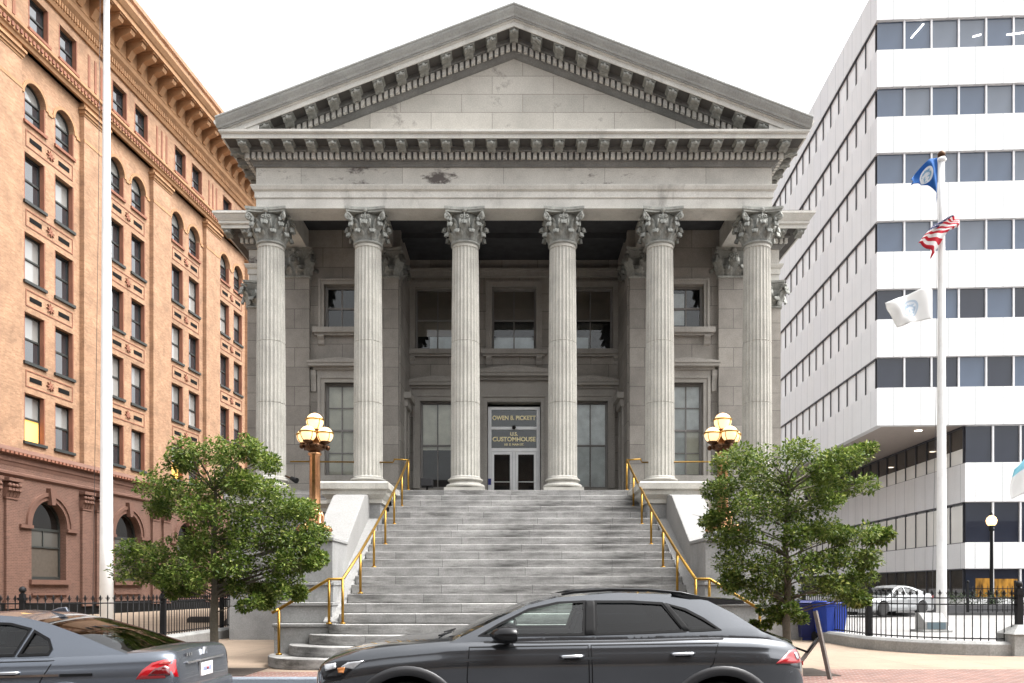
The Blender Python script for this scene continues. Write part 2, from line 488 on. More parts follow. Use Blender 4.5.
# ---- windows
blind_mat = plain('tan_roller_blind', (0.30,0.25,0.21), 0.9, 0, 0.15, 2)
paper_mat = plain('pale_blue_paper', (0.85,0.9,0.93), 0.8, 0, 0.25, 2.5)
curtain_mat = plain('white_voile_curtain', (0.9,0.91,0.9), 0.9, 0, 0.35, 2.2)
dullblind = plain('grey_yellow_blind', (0.85,0.80,0.68), 0.9, 0, 0.25, 2)
def cwindow(cx, z0, z1, w, y, blind=(), cols=2, rows=(1,1), sill=True, hood=None, arch_w=0.16):
    """sash window set back 0.22 in the wall whose face is at y; returns its opening"""
    h = w/2
    mb = MB()                               # architrave round the opening
    a = arch_w
    for (e0, e1, pr) in ((0.0, a*0.6, 0.05), (a*0.6, a, 0.085)):
        mb.box(cx-h-e1, cx-h-e0, y-pr, y+0.02, z0, z1+e1); mb.box(cx+h+e0, cx+h+e1, y-pr, y+0.02, z0, z1+e1)
        mb.box(cx-h-e0+0.001, cx+h+e0-0.001, y-pr, y+0.02, z1+e0, z1+e1-0.001)
    wd = mb.build('window', base_stone if False else ashlar_trim, ch, loc=(cx, y, z0))
    f = MB(); yy = y + 0.20
    fw = 0.075
    f.box(cx-h, cx-h+fw, yy, yy+0.1, z0, z1); f.box(cx+h-fw, cx+h, yy, yy+0.1, z0, z1)
    f.box(cx-h+fw, cx+h-fw, yy, yy+0.1, z1-fw, z1); f.box(cx-h+fw, cx+h-fw, yy, yy+0.1, z0, z0+fw)
    zm = (z0+z1)/2
    f.box(cx-h+fw, cx+h-fw, yy+0.01, yy+0.08, zm-0.03, zm+0.03)
    for c in range(1, cols):
        x = cx-h + w*c/cols
        f.box(x-0.018, x+0.018, yy+0.015, yy+0.07, z0+fw, zm-0.03); f.box(x-0.018, x+0.018, yy+0.015, yy+0.07, zm+0.03, z1-fw)
    for k, (za, zb) in enumerate(((z0+fw, zm-0.03), (zm+0.03, z1-fw))):
        for r in range(1, rows[k]):
            zq = za + (zb-za)*r/rows[k]
            f.box(cx-h+fw, cx+h-fw, yy+0.02, yy+0.065, zq-0.014, zq+0.014)
    f.build('frame', sash_grey, wd, loc=(cx, y, z0))
    for za, zb in ((z0+fw, zm-0.03), (zm+0.03, z1-fw)):
        p = MB(); p.box(cx-h+fw, cx+h-fw, yy+0.042, yy+0.048, za, zb); p.build('pane', pane_clear, wd, loc=(cx, y, z0))
    for (xa, xb, za, zb, mt) in blind:
        b = MB(); b.box(cx-h+fw+(w-2*fw)*xa, cx-h+fw+(w-2*fw)*xb, yy+0.075+0.01*len(mt.name) % 0.03, yy+0.115, z0+fw+(z1-z0-2*fw)*za, z0+fw+(z1-z0-2*fw)*zb)
        b.build('blind' if 'blind' in mt.name else ('curtain' if 'curtain' in mt.name else 'paper'), mt, wd, loc=(cx, y, z0))
    b = MB(); b.box(cx-h-0.1, cx+h+0.1, y+0.9, y+0.92, z0-0.1, z1+0.1); b.build('room', dark_room, wd, loc=(cx, y, z0))
    if sill:
        s = MB(); e = a + 0.16
        s.box(cx-h-e, cx+h+e, y-0.22, y+0.19, z0-0.17, z0-0.002)
        s.box(cx-h-e+0.05, cx+h+e-0.05, y-0.14, y-0.002, z0-0.24, z0-0.17)
        for sx in (-1, 1):
            xb = cx + sx*(h+a*0.5)
            s.prism([(y-0.002, z0-0.55), (y-0.06, z0-0.5), (y-0.08, z0-0.4), (y-0.18, z0-0.3), (y-0.19, z0-0.24), (y-0.002, z0-0.24)], xb-0.10, xb+0.10, 'x')
        s.build('sill', ashlar_trim, wd, loc=(cx, y, z0))
    if hood:
        s = MB(); e = a + 0.03; zf = z1 + a
        s.box(cx-h-e, cx+h+e, y-0.07, y-0.001, zf+0.004, zf+0.17)
        s.box(cx-h-e-0.1, cx+h+e+0.1, y-0.14, y-0.001, zf+0.17, zf+0.26)
        s.box(cx-h-e-0.22, cx+h+e+0.22, y-0.28, y-0.001, zf+0.26, zf+0.36)
        W2 = h+e+0.24
        s.prism([(cx-W2, zf+0.361), (cx+W2, zf+0.361), (cx+W2, zf+0.42), (cx, zf+0.42+hood), (cx-W2, zf+0.42)], y-0.31, y-0.001, 'y')
        for sx in (-1, 1):                    # ears / consoles
            xb = cx + sx*(h+e+0.1)
            s.prism([(y-0.001, zf-0.55), (y-0.06, zf-0.5), (y-0.07, zf-0.2), (y-0.12, zf+0.0), (y-0.12, zf+0.168), (y-0.001, zf+0.168)], xb-0.085, xb+0.085, 'x')
        s.build('hood', ashlar_trim, wd, loc=(cx, y, z0))
    return [(cx-h, z0), (cx+h, z0), (cx+h, z1), (cx-h, z1)]
ashlar_trim = stone('dressed_granite_trim', (0.345,0.325,0.295), 0.25, stain_amt=0.4)

holes = {'L': [], 'R': [], 'C': []}
B = blind_mat; Pp = paper_mat; Cu = curtain_mat; D = dullblind
for sx, key in ((-1, 'L'), (1, 'R')):
    cx = sx*5.58
    bl = [(0, 1, 0.0, 1.0, D)] if sx < 0 else [(0, 0.5, 0, 1, Cu), (0.52, 1, 0.5, 1.0, Cu), (0.52, 1, 0.0, 0.49, D)]
    holes[key].append(cwindow(cx, 5.05, 8.06, 1.02, YP, bl, 2, (2,2), True, 0.10, 0.22))
    ub = [] if sx < 0 else [(0, 0.45, 0.1, 0.9, Cu)]
    holes[key].append(cwindow(cx, 9.80, 11.22, 1.06, YP, ub, 2, (1,1), True, None, 0.17))
for i, cx in enumerate((-2.70, 0.0, 2.70)):
    ub = ([(0,1,0.24,1,B), (0.3,1,0.0,0.23,Pp)], [(0,1,0.5,1,B), (0,1,0,0.22,Pp)], [(0,1,0.5,1,B), (0,0.45,0,0.22,Pp)])[i]
    holes['C'].append(cwindow(cx, 9.80, 12.02, 1.56, YR, ub, 2, (1,1), True, None, 0.2))
    if i != 1:
        lb = [(0,1,0.45,1,D)] if i == 0 else [(0,0.48,0,1,Cu), (0.52,1,0.5,1,Cu), (0.52,1,0,0.5,Cu)]
        holes['C'].append(cwindow(cx, 4.95, 8.02, 1.20, YR, lb, 2, (1,1), False, 0.18, 0.24))
# entrance
DX, DZ1 = 0.94, 7.98
holes['C'].append([(-DX, ZL), (DX, ZL), (DX, DZ1), (-DX, DZ1)])
mb = MB()
for e0, e1, pr in ((0.0, 0.16, 0.06), (0.16, 0.26, 0.12)):
    mb.box(-DX-e1, -DX-e0, YR-pr, YR+0.02, ZL, DZ1+e1); mb.box(DX+e0, DX+e1, YR-pr, YR+0.02, ZL, DZ1+e1)
    mb.box(-DX-e0+0.001, DX+e0-0.001, YR-pr, YR+0.02, DZ1+e0, DZ1+e1-0.001)
mb.box(-1.3, 1.3, YR-0.05, YR-0.001, DZ1+0.27, DZ1+0.74)
mb.box(-1.42, 1.42, YR-0.2, YR-0.001, DZ1+0.74, DZ1+0.84)
mb.box(-1.56, 1.56, YR-0.38, YR-0.001, DZ1+0.84, DZ1+0.95)
mb.prism([(-1.6, DZ1+0.951), (1.6, DZ1+0.951), (1.6, DZ1+1.02), (0, DZ1+1.2), (-1.6, DZ1+1.02)], YR-0.42, YR-0.001, 'y')
for sx in (-1, 1):
    mb.prism([(YR-0.001, DZ1-0.25), (YR-0.1, DZ1-0.2), (YR-0.12, DZ1+0.1), (YR-0.2, DZ1+0.4), (YR-0.2, DZ1+0.738), (YR-0.001, DZ1+0.738)], sx*1.40-0.10, sx*1.40+0.10, 'x')
door = mb.build('entrance', ashlar_trim, ch, loc=(0, YR, ZL))
f = MB(); yy = YR + 0.22
dx = DX - 0.02; zt = 7.86; zd = 6.28
f.box(-dx, -dx+0.12, yy, yy+0.12, ZL, zt); f.box(dx-0.12, dx, yy, yy+0.12, ZL, zt)
f.box(-dx+0.12, dx-0.12, yy, yy+0.12, zt-0.1, zt); f.box(-dx+0.12, dx-0.12, yy, yy+0.12, zd, zd+0.12)
f.box(-dx+0.12, dx-0.12, yy, yy+0.12, 7.06, 7.16); f.box(-0.05, 0.05, yy, yy+0.12, ZL, zd)
f.build('door_frame', alu, door, loc=(0, YR, ZL))
for za, zb in ((zd+0.12, 7.06), (7.16, zt-0.1)):
    p = MB(); p.box(-dx+0.12, dx-0.12, yy+0.05, yy+0.06, za, zb); p.build('transom_pane', pane_refl, door, loc=(0, YR, ZL))
for sx in (-1, 1):
    l = MB(); xa, xb = sorted((sx*0.055, sx*(dx-0.125)))
    l.box(xa, xa+0.09, yy+0.02, yy+0.08, ZL+0.01, zd-0.005); l.box(xb-0.09, xb, yy+0.02, yy+0.08, ZL+0.01, zd-0.005)
    l.box(xa+0.09, xb-0.09, yy+0.02, yy+0.08, zd-0.1, zd-0.005); l.box(xa+0.09, xb-0.09, yy+0.02, yy+0.08, ZL+0.01, ZL+0.2)
    l.build('door_leaf', alu, door, loc=(0, YR, ZL))
    l = MB(); l.box(xa+0.09, xb-0.09, yy+0.045, yy+0.055, ZL+0.2, zd-0.1); l.build('door_pane', pane_refl, door, loc=(0, YR, ZL))
    l = MB(); l.tube([(sx*0.12, yy+0.02, 4.98), (sx*0.12, yy-0.06, 4.98), (sx*0.12, yy-0.06, 5.42), (sx*0.12, yy+0.02, 5.42)], 0.014, 6)
    l.tube([(xa+0.05, yy-0.03, 5.2), (xb-0.05, yy-0.03, 5.2)], 0.014, 6)
    l.build('handle', alu, door, loc=(0, YR, ZL))
mb = MB(); mb.box(-dx-0.1, dx+0.1, YR+1.6, YR+1.62, ZL, zt); mb.build('room', dark_room, door, loc=(0, YR, ZL))
mb = MB(); mb.ball((0, yy-0.05, 7.12), 0.07, 12, 8); mb.box(-0.04, 0.04, yy-0.05, yy-0.002, 7.08, 7.2); mb.build('dome_camera', black_iron, door, loc=(0, YR, ZL))
mb = MB(); mb.box(-dx-0.0+0.005, -dx+0.11, yy-0.012, yy-0.002, 5.1, 5.32); mb.build('notice', plain('blue_notice', (0.03,0.04,0.22), 0.5), door, loc=(0, YR, ZL))
gold = plain('gold_leaf_lettering', (0.98,0.86,0.50), 0.45, 0.0, 0.05)
def lettering(txt, size, loc, mat_, parent, name='lettering', ext=0.004, rot=None, align='CENTER', xs=1.0, bold=0.0):
    cu = bpy.data.curves.new('lettering', 'FONT'); cu.body = txt; cu.size = size; cu.align_x = align; cu.align_y = 'CENTER'; cu.extrude = ext; cu.offset = bold
    to = bpy.data.objects.new('lettering_source', cu); COL.objects.link(to)
    dg = bpy.context.evaluated_depsgraph_get(); dg.update()
    me = bpy.data.meshes.new_from_object(to.evaluated_get(dg))
    bpy.data.objects.remove(to); bpy.data.curves.remove(cu)
    R = rot if rot is not None else Matrix.Rotation(PI/2, 4, 'X')
    W = FRAME[0] @ Matrix.Translation(Vector(loc)) @ R @ Matrix.Diagonal((xs, 1, 1, 1))
    PW = wm(parent)
    me.transform(Matrix.Translation(-(PW.inverted() @ (FRAME[0] @ Vector(loc)))) @ PW.inverted() @ W)
    me.materials.clear(); me.materials.append(mat_)
    o = bpy.data.objects.new(name, me); COL.objects.link(o); o.parent = parent
    o.location = PW.inverted() @ (FRAME[0] @ Vector(loc)); WM[o.name] = Matrix.Translation(FRAME[0] @ Vector(loc))
    return o
yl = yy + 0.035
lettering('OWEN B. PICKETT', 0.205, (0, yl, 7.47), gold, door, bold=0.006, xs=0.9)
lettering('U.S.', 0.17, (0, yl, 6.90), gold, door, bold=0.005)
lettering('CUSTOMHOUSE', 0.215, (0, yl, 6.715), gold, door, bold=0.006, xs=0.97)
lettering('101 E. MAIN ST.', 0.105, (0, yl, 6.53), gold, door, bold=0.003)

# ---- walls of the porch
mb = MB(); mb.panel([(-7.5, ZL), (-3.65, ZL), (-3.65, ZC), (-7.5, ZC)], holes['L'], YP, 0.5)
mb.build('wall', ashlar, ch)
mb = MB(); mb.panel([(3.65, ZL), (7.5, ZL), (7.5, ZC), (3.65, ZC)], holes['R'], YP, 0.5)
mb.build('wall', ashlar, ch)
# entrance opening touches the floor: build the recessed wall in three pieces
mb = MB()
dl = [(-DX, ZL), (DX, ZL)]
up = [h for h in holes['C'] if h[0][1] > 4.5]
Lh = [h for h in up if h[1][0] < -DX]; Rh = [h for h in up if h[0][0] > DX]; Mh = [h for h in up if h[0][0] < 0 < h[1][0]]
mb.panel([(-3.65, ZL), (-DX, ZL), (-DX, ZC), (-3.65, ZC)], Lh, YR, 0.5)
mb.panel([(DX, ZL), (3.65, ZL), (3.65, ZC), (DX, ZC)], Rh, YR, 0.5)
mb.panel([(-DX, DZ1), (DX, DZ1), (DX, ZC), (-DX, ZC)], Mh, YR, 0.5)
mb.build('wall', ashlar, ch)
for sx in (-1, 1):
    mb = MB(); a, b = sorted((sx*3.65, sx*4.05)); mb.box(a, b, YP+0.5, YR+0.49, ZL, ZC)
    xs = sx*3.65
    # doorway hood on the return wall
    w = mb.build('wall', ashlar, ch)
    mb = MB(); mb.box(xs - sx*0.24, xs - sx*0.001, YP+0.75, YP+1.95, 7.75, 7.95); mb.box(xs - sx*0.12, xs - sx*0.001, YP+0.85, YP+1.85, 7.5, 7.749)
    mb.box(xs - sx*0.06, xs - sx*0.001, YP+0.9, YP+1.02, ZL, 7.5); mb.box(xs - sx*0.06, xs - sx*0.001, YP+1.68, YP+1.8, ZL, 7.5)
    mb.build('side_door_hood', ashlar_trim, ch)
    mb = MB(); a, b = sorted((sx*7.42, sx*7.02)); mb.box(a, b, YP+0.5, YW+0.4, 0, ZA-0.002); mb.build('wall', ashlar, ch)
    # wing: front and flank
    mb = MB(); a, b = sorted((sx*7.5, sx*9.44)); mb.box(a, b, YW, YW+0.5, 3.4, ZA-0.002)
    a, b = sorted((sx*9.0, sx*9.44)); mb.box(a, b, YW+0.5, 52, 3.4, ZA-0.002); mb.build('wall', ashlar, ch)
    mb = MB(); a, b = sorted((sx*7.5, sx*9.95)); mb.box(a, b, YW-0.45, YW+0.5, -0.3, 3.3); mb.box(a, b, YW-0.62, YW+0.5, 3.3, 3.55)
    a, b = sorted((sx*9.3, sx*9.95)); mb.box(a, b, YW+0.5, 52, -0.3, 3.4); mb.box(a-0.08*(sx<0), b+0.08*(sx>0), YW-0.55, 52, -0.3, 1.6); mb.build('basement_wall', base_stone, ch)
# cornice moulding at the head of the recessed wall
mb = MB(); mb.box(-3.649, 3.649, YR-0.12, YR-0.001, 12.35, 12.52); mb.box(-3.649, 3.649, YR-0.2, YR-0.001, 12.52, 12.62); mb.build('cornice_moulding', ashlar_trim, ch)
# ---- porch floor and podium
mb = MB(); mb.box(-3.15, 3.15, 22.86, YR+0.4, 3.9, ZL)
for sx in (-1, 1):
    a, b = sorted((sx*3.15, sx*8.1)); mb.box(a, b, 22.86, YP+0.2, 3.9, ZL)
    a, b = sorted((sx*7.4, sx*8.1)); mb.box(a, b, YP+0.2, YW-0.45, 3.9, ZL)
mb.build('porch_floor', step_stone, ch, bevel=0.015)
for sx in (-1, 1):
    mb = MB()
    a, b = sorted((sx*3.42, sx*4.74)); mb.box(a, b, 21.02, 22.9, 0, 3.62)
    mb.box(a-0.06*(sx<0)+0.0, b+0.06*(sx>0), 20.96, 22.95, 0, 0.5)
    a, b = sorted((sx*4.74, sx*7.98)); mb.box(a, b, 23.05, 23.5, -0.3, 3.89); mb.box(a, b+0.06 if sx>0 else b, 22.97, 23.5, -0.3, 0.9)
    a, b = sorted((sx*7.5, sx*7.98)); mb.box(a, b, 23.5, YW, -0.3, 3.89)
    mb.build('podium', base_stone, ch, bevel=0.012)
    mb = MB()
    prof = [(0.0, 3.62), (0.05, 3.62), (0.05, 3.72), (0.16, 3.84), (0.16, 3.93), (0.24, 3.97), (0.24, 4.12), (0.2, 4.165), (0.0, 4.165)]
    if sx < 0: path = [(-4.74, 22.86), (-4.74, 21.02), (-3.42, 21.02), (-3.42, 22.86)]
    else: path = [(3.42, 22.86), (3.42, 21.02), (4.74, 21.02), (4.74, 22.86)]
    mb.sweep(prof, path)
    mb.box(min(path[0][0], path[-1][0])+0.01, max(path[0][0], path[-1][0])-0.01, 21.03, 22.859, 3.62, 4.165)
    prof = [(0.0, 3.58), (0.06, 3.58), (0.06, 3.68), (0.2, 3.8), (0.2, 3.895), (0.0, 3.895)]
    p2 = [(-7.98, YW-0.5), (-7.98, 23.05), (-4.95, 23.05)] if sx < 0 else [(4.95, 23.05), (7.98, 23.05), (7.98, YW-0.5)]
    mb.sweep(prof, p2)
    mb.build('podium_cornice', granite, ch)
    # recessed dado panel on the podium front and cheek
    xa = sx*4.04
    for (u0, u1) in ((-0.5, -0.06), (0.06, 0.5)):
        mb = MB(); mb.box(xa+u0, xa+u1, 21.0, 21.018, 2.3, 3.2); mb.build('dado_panel', base_stone, ch)

# ---- entablature swept round portico and wings
XW, XF = 9.44, 7.39
path = [(-XW, 52), (-XW, YW), (-XF, YW), (-XF, YF), (XF, YF), (XF, YW), (XW, YW), (XW, 52)]
def ring(name, prof, mat_):
    mb = MB(); mb.sweep(prof, path); return mb.build(name, mat_, ch)
ring('architrave', [(-0.78, ZA), (0.0, ZA), (0.0, 12.62), (0.035, 12.625), (0.035, 12.80), (0.09, 12.84), (0.13, 12.93), (0.13, 12.965), (-0.78, 12.965)], granite_trim)
ring('frieze', [(-0.6, 12.965), (0.0, 12.965), (0.0, 13.50), (-0.6, 13.50)], ashlar_frieze)
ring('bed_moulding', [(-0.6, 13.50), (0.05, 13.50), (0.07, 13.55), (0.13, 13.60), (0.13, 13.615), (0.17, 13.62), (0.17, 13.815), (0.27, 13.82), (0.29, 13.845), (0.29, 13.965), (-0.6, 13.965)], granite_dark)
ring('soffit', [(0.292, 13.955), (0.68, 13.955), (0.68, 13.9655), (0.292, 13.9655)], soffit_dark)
corona = ring('corona', [(-0.6, 13.966), (0.29, 13.966), (0.68, 13.966), (0.70, 13.945), (0.73, 13.945), (0.73, 14.06), (0.78, 14.075), (0.80, 14.10), (0.80, 14.16), (-0.6, 14.17)], granite_trim)
# dentils: one toothed course per run
def dentils(x0, x1, y, z0, z1, name='dentil_course', par=None, along='x', pitch=0.17, d=0.10):
    mb = MB(); L = x1 - x0; n = int(round(L/pitch)); p = L/n
    for i in range(n):
        a = x0 + p*i + p*0.2; b = a + p*0.62
        if along == 'x': mb.box(a, b, y-d, y+0.01, z0, z1)
        else: mb.box(y-d if d > 0 else y, y if d > 0 else y-d, a, b, z0, z1)
    return mb.build(name, granite_trim, ch)
dentils(-XF-0.25, XF+0.25, YF-0.17, 13.635, 13.805)
for sx in (-1, 1):
    a, b = sorted((sx*(XF+0.3), sx*(XW+0.25))); dentils(a, b, YW-0.17, 13.635, 13.805)
    mb = MB()
    for i in range(33):
        y = YF - 0.2 + 0.17*i; a, b = sorted((sx*(XF+0.165), sx*(XF+0.27)))
        mb.box(a, b, y, y+0.105, 13.635, 13.805)
    mb.build('dentil_course', granite_trim, ch)
# modillions: a scrolled bracket, copied along every run
def modillion_mb(slope=0.0):
    mb = MB(); w = 0.115
    pr = [(0.0, -0.195), (0.07, -0.20), (0.12, -0.185), (0.16, -0.15), (0.22, -0.14), (0.28, -0.165), (0.33, -0.165), (0.375, -0.135), (0.385, -0.095), (0.36, -0.06), (0.0, -0.06)]
    for (xa, xb, e) in ((-w, -w*0.36, 0.0), (-w*0.36, w*0.36, 0.014), (w*0.36, w, 0.0)):
        mb.prism([(-(o-e if o > 0.2 else o), z+(e if z < -0.1 else 0)) for o, z in pr], xa, xb, 'x')
    mb.box(-w-0.03, w+0.03, -0.40, 0.0, -0.06, -0.028); mb.box(-w-0.045, w+0.045, -0.41, 0.0, -0.028, -0.003)
    mb.ball((0, -0.385, -0.115), 0.05, 8, 6)
    if slope: mb.v = [(x, y, z + slope*x) for x, y, z in mb.v]
    return mb
def modillion(p, slope=0.0, rz=0.0):
    mb = modillion_mb(slope)
    if rz: mb.v = [(x*math.cos(rz)-y*math.sin(rz), x*math.sin(rz)+y*math.cos(rz), z) for x, y, z in mb.v]
    return shift(mb, p).build('modillion', iron_cap, ch, loc=p)
mo = modillion((0, YF-0.29, 13.966))
for i in range(1, 13):
    for sx in (-1, 1): dup(mo, ch, (sx*i*0.632, 0, 0))
for sx in (-1, 1):
    for i in range(3): dup(mo, ch, (sx*(8.75+i*0.62), YW-YF, 0))
    ms = modillion((sx*(XF+0.29), YF-0.05, 13.966), 0, -sx*-PI/2)
    for i in range(1, 9): dup(ms, ch, (0, i*0.632, 0))

# ---- pediment
SL = 0.381
ZPK = 17.56                      # top of the sima at the apex
def rake(name, prof, mat_, zc=14.175):
    """prof: (out, drop) outline; drop measured straight down from the sloping top line"""
    mb = MB(); m = len(prof); xe = 8.75
    vs = []
    for X in (-xe, 0.0, xe):
        for (o, d) in prof:
            vs.append((X, YF - o, ZPK - d - SL*abs(X)))
    fs = []
    for i in range(2):
        for j in range(m):
            j2 = (j+1) % m
            fs.append((i*m+j, i*m+j2, (i+1)*m+j2, (i+1)*m+j))
    fs += [tuple(range(m))[::-1], tuple(2*m+j for j in range(m))]
    bm = bmesh.new(); vv = [bm.verts.new(v) for v in vs]
    for f in fs: bm.faces.new([vv[i] for i in f])
    for co, no in (((0,0,zc), (0,0,-1)), ((8.22,0,0), (1,0,0)), ((-8.22,0,0), (-1,0,0))):
        r = bmesh.ops.bisect_plane(bm, geom=bm.verts[:]+bm.edges[:]+bm.faces[:], plane_co=co, plane_no=no, clear_outer=True, dist=1e-5)
        es = [e for e in r['geom_cut'] if isinstance(e, bmesh.types.BMEdge)]
        if es: bmesh.ops.holes_fill(bm, edges=es, sides=0)
    bmesh.ops.recalc_face_normals(bm, faces=bm.faces)
    bm.verts.index_update()
    mb.v = [tuple(v.co) for v in bm.verts]; mb.f = [[v.index for v in f.verts] for f in bm.faces]
    mb.mi = [0]*len(mb.f); mb.sm = [False]*len(mb.f); bm.free()
    return mb.build(name, mat_, ch, fix=False)
rk = granite_mid
sima = [(-0.5, 0.0), (0.97, 0.0), (0.99, 0.02), (0.99, 0.055), (0.965, 0.075), (0.95, 0.12), (0.91, 0.18), (0.86, 0.24), (0.84, 0.285), (0.81, 0.29), (0.81, 0.325), (-0.5, 0.325)]
rake('raking_sima', sima, rk)
rake('raking_corona', [(-0.5, 0.326), (0.77, 0.326), (0.75, 0.36), (0.73, 0.37), (0.73, 0.50), (0.70, 0.50), (0.68, 0.48), (0.30, 0.48), (-0.5, 0.48)], granite_trim)
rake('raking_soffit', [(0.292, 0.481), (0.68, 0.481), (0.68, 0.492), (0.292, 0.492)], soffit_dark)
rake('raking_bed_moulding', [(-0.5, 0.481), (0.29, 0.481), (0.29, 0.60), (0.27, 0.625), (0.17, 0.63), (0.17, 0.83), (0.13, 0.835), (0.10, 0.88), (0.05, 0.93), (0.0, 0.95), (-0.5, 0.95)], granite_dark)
mb = MB()
x = 0.0; n = 0
for i in range(-46, 47):
    X = i*0.165
    zt = ZPK - 0.645 - SL*abs(X)
    if zt - 0.18 < 14.18: continue
    a, b = X-0.052, X+0.052
    def zz_(q, d): return ZPK - d - SL*abs(q)
    y0_, y1_ = YF-0.27, YF-0.165
    mid = [] if a*b > 0 else [0.0]
    poly = [(q, zz_(q, 0.645)) for q in [a]+mid+[b]] + [(q, zz_(q, 0.815)) for q in ([a]+mid+[b])[::-1]]
    mb.prism(poly, y0_, y1_, 'y')
mb.build('raking_dentil_course', granite_trim, ch)
modillion((0, YF-0.29, ZPK-0.481))
for sx in (-1, 1):
    m1 = None
    for i in range(1, 13):
        X = sx*i*0.632; z = ZPK - 0.481 - SL*abs(X)
        if z - 0.19 < 14.18: continue
        if m1 is None: m1 = modillion((X, YF-0.29, z), -sx*SL); m1x, m1z = X, z
        else: dup(m1, ch, (X-m1x, 0, z-m1z))
tz = ZPK - 0.94
mb = MB(); xb = (tz - 14.1)/SL
mb.prism([(-xb, 14.1), (xb, 14.1), (0, tz)], YF, YF+0.4, 'y')
tymp = masonry('tympanum_blocks', (0.61,0.58,0.52), (0.49,0.465,0.415), (0.3,0.27,0.24), 1.75, 0.52, 0.008, 0.25, (0.1,0.08,0.075), 0.7, stain_scale=1.1, st=(0.57, 0.68), streak=False)
mb.build('tympanum', tymp, ch)
# roof behind the pediment and over the wings
mb = MB()
mb.add([(-8.2, YF-0.9, ZPK-0.02-SL*8.2), (0, YF-0.9, ZPK-0.02), (8.2, YF-0.9, ZPK-0.02-SL*8.2), (-8.2, 52, ZPK-0.02-SL*8.2), (0, 52, ZPK-0.02), (8.2, 52, ZPK-0.02-SL*8.2),
        (-8.2, YF-0.9, ZPK+0.03-SL*8.2), (0, YF-0.9, ZPK+0.03), (8.2, YF-0.9, ZPK+0.03-SL*8.2), (-8.2, 52, ZPK+0.03-SL*8.2), (0, 52, ZPK+0.03), (8.2, 52, ZPK+0.03-SL*8.2)],
       [(6,7,10,9),(7,8,11,10),(0,3,4,1),(1,4,5,2),(0,1,7,6),(1,2,8,7),(0,6,9,3),(2,5,11,8),(3,9,10,4),(4,10,11,5)])
mb.build('roof', roof_mat, ch)
for sx in (-1, 1):
    mb = MB(); a, b = sorted((sx*7.9, sx*10.3)); mb.add([(a, YW-0.85, 14.46 if True else 0), (b, YW-0.85, 14.46), (b, 52, 14.46), (a, 52, 14.46), (a, YW-0.85, 14.52), (b, YW-0.85, 14.52), (b, 52, 14.52), (a, 52, 14.52)],
        [(0,3,2,1),(4,5,6,7),(0,1,5,4),(1,2,6,5),(2,3,7,6),(3,0,4,7)])
    mb.build('wing_roof', roof_mat, ch)
# sima along flanks and wings
mb = MB()
pf = [(-0.3, 14.171), (0.80, 14.171), (0.82, 14.2), (0.86, 14.25), (0.93, 14.36), (0.96, 14.38), (0.96, 14.455), (-0.3, 14.455)]
for pp in ([(-XW, 52), (-XW, YW), (-XF-0.5, YW)], [(XF+0.5, YW), (XW, YW), (XW, 52)], [(-XF, YW-0.98), (-XF, YF-0.7)], [(XF, YF-0.7), (XF, YW-0.98)]):
    mb = MB(); mb.sweep(pf, pp); mb.build('flank_sima', granite_trim, ch)
# ---- porch ceiling, beams
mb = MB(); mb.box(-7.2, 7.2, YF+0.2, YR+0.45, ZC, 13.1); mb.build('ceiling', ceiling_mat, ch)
mb = MB()
for x in (COLX[1], COLX[4]):
    mb = MB(); mb.box(x-0.36, x+0.36, YF+0.782, YP+0.2, ZA+0.01, ZC); mb.build('cross_beam', ashlar_trim, ch)
mb = MB()
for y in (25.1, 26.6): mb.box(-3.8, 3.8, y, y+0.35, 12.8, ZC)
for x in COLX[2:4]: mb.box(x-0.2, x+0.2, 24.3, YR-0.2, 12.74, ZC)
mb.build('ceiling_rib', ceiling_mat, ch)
# rear and interior closure so that daylight does not leak
mb = MB(); mb.box(-9.6, 9.6, 51.5, 52, 0, 14.4); mb.build('rear_wall', ashlar, ch)
mb = MB(); mb.box(-9.1, 9.1, YR+2.0, YR+2.1, 0, 14); mb.box(-7.0, -3.8, YP+1.5, YP+1.55, ZL, 13); mb.box(3.8, 7.0, YP+1.5, YP+1.55, ZL, 13); mb.build('inner_partition', dark_room, ch)

# ================================================================== staircase
st = empty('stone_staircase', (0, 17, 0), 'broad flight of worn granite steps from pavement to columns, between pale sloping cheek walls', 'stairs')
RS = 0.19
def stepY(k): return 14.45 + 0.35*(k-1) if k <= 4 else 15.5 + (k-4)*0.408
for k in range(1, 23):
    z = RS*k; y0 = stepY(k); y1 = stepY(k+1) + 0.06 if k < 22 else 22.859
    mb = MB()
    if k <= 4:
        xe = 4.76 - (k-1)*0.365
        pts = []
        rx, ry = 1.0, 15.78 - y0
        for i in range(13):
            a = PI - i/12*PI/2
            pts.append((-xe + rx + rx*math.cos(a), 15.78 - ry*math.sin(a)))
        pts += [(-p[0], p[1]) for p in pts[::-1]]
        mb.prism(pts, z-RS, z, 'z')
        mb.build('step', step_stone, st, loc=(0, y0, z-RS), bevel=0.014)
    else:
        hw = 3.50 if y0 < 20.7 else 3.40
        mb.box(-hw, hw, y0, y1, z-RS+0.001, z)
        mb.build('step', step_stone, st, loc=(random.uniform(-3,3), y0, z-RS), bevel=0.014)
mb = MB(); mb.prism([(15.8, 0), (15.8, RS*4-0.02), (22.8, 3.9), (22.8, 0)], -3.44, 3.44, 'x')
mb.v = [(x, y, z-0.25 if z > 0.1 else z) for x, y, z in mb.v]; mb.build('core', step_stone, st)
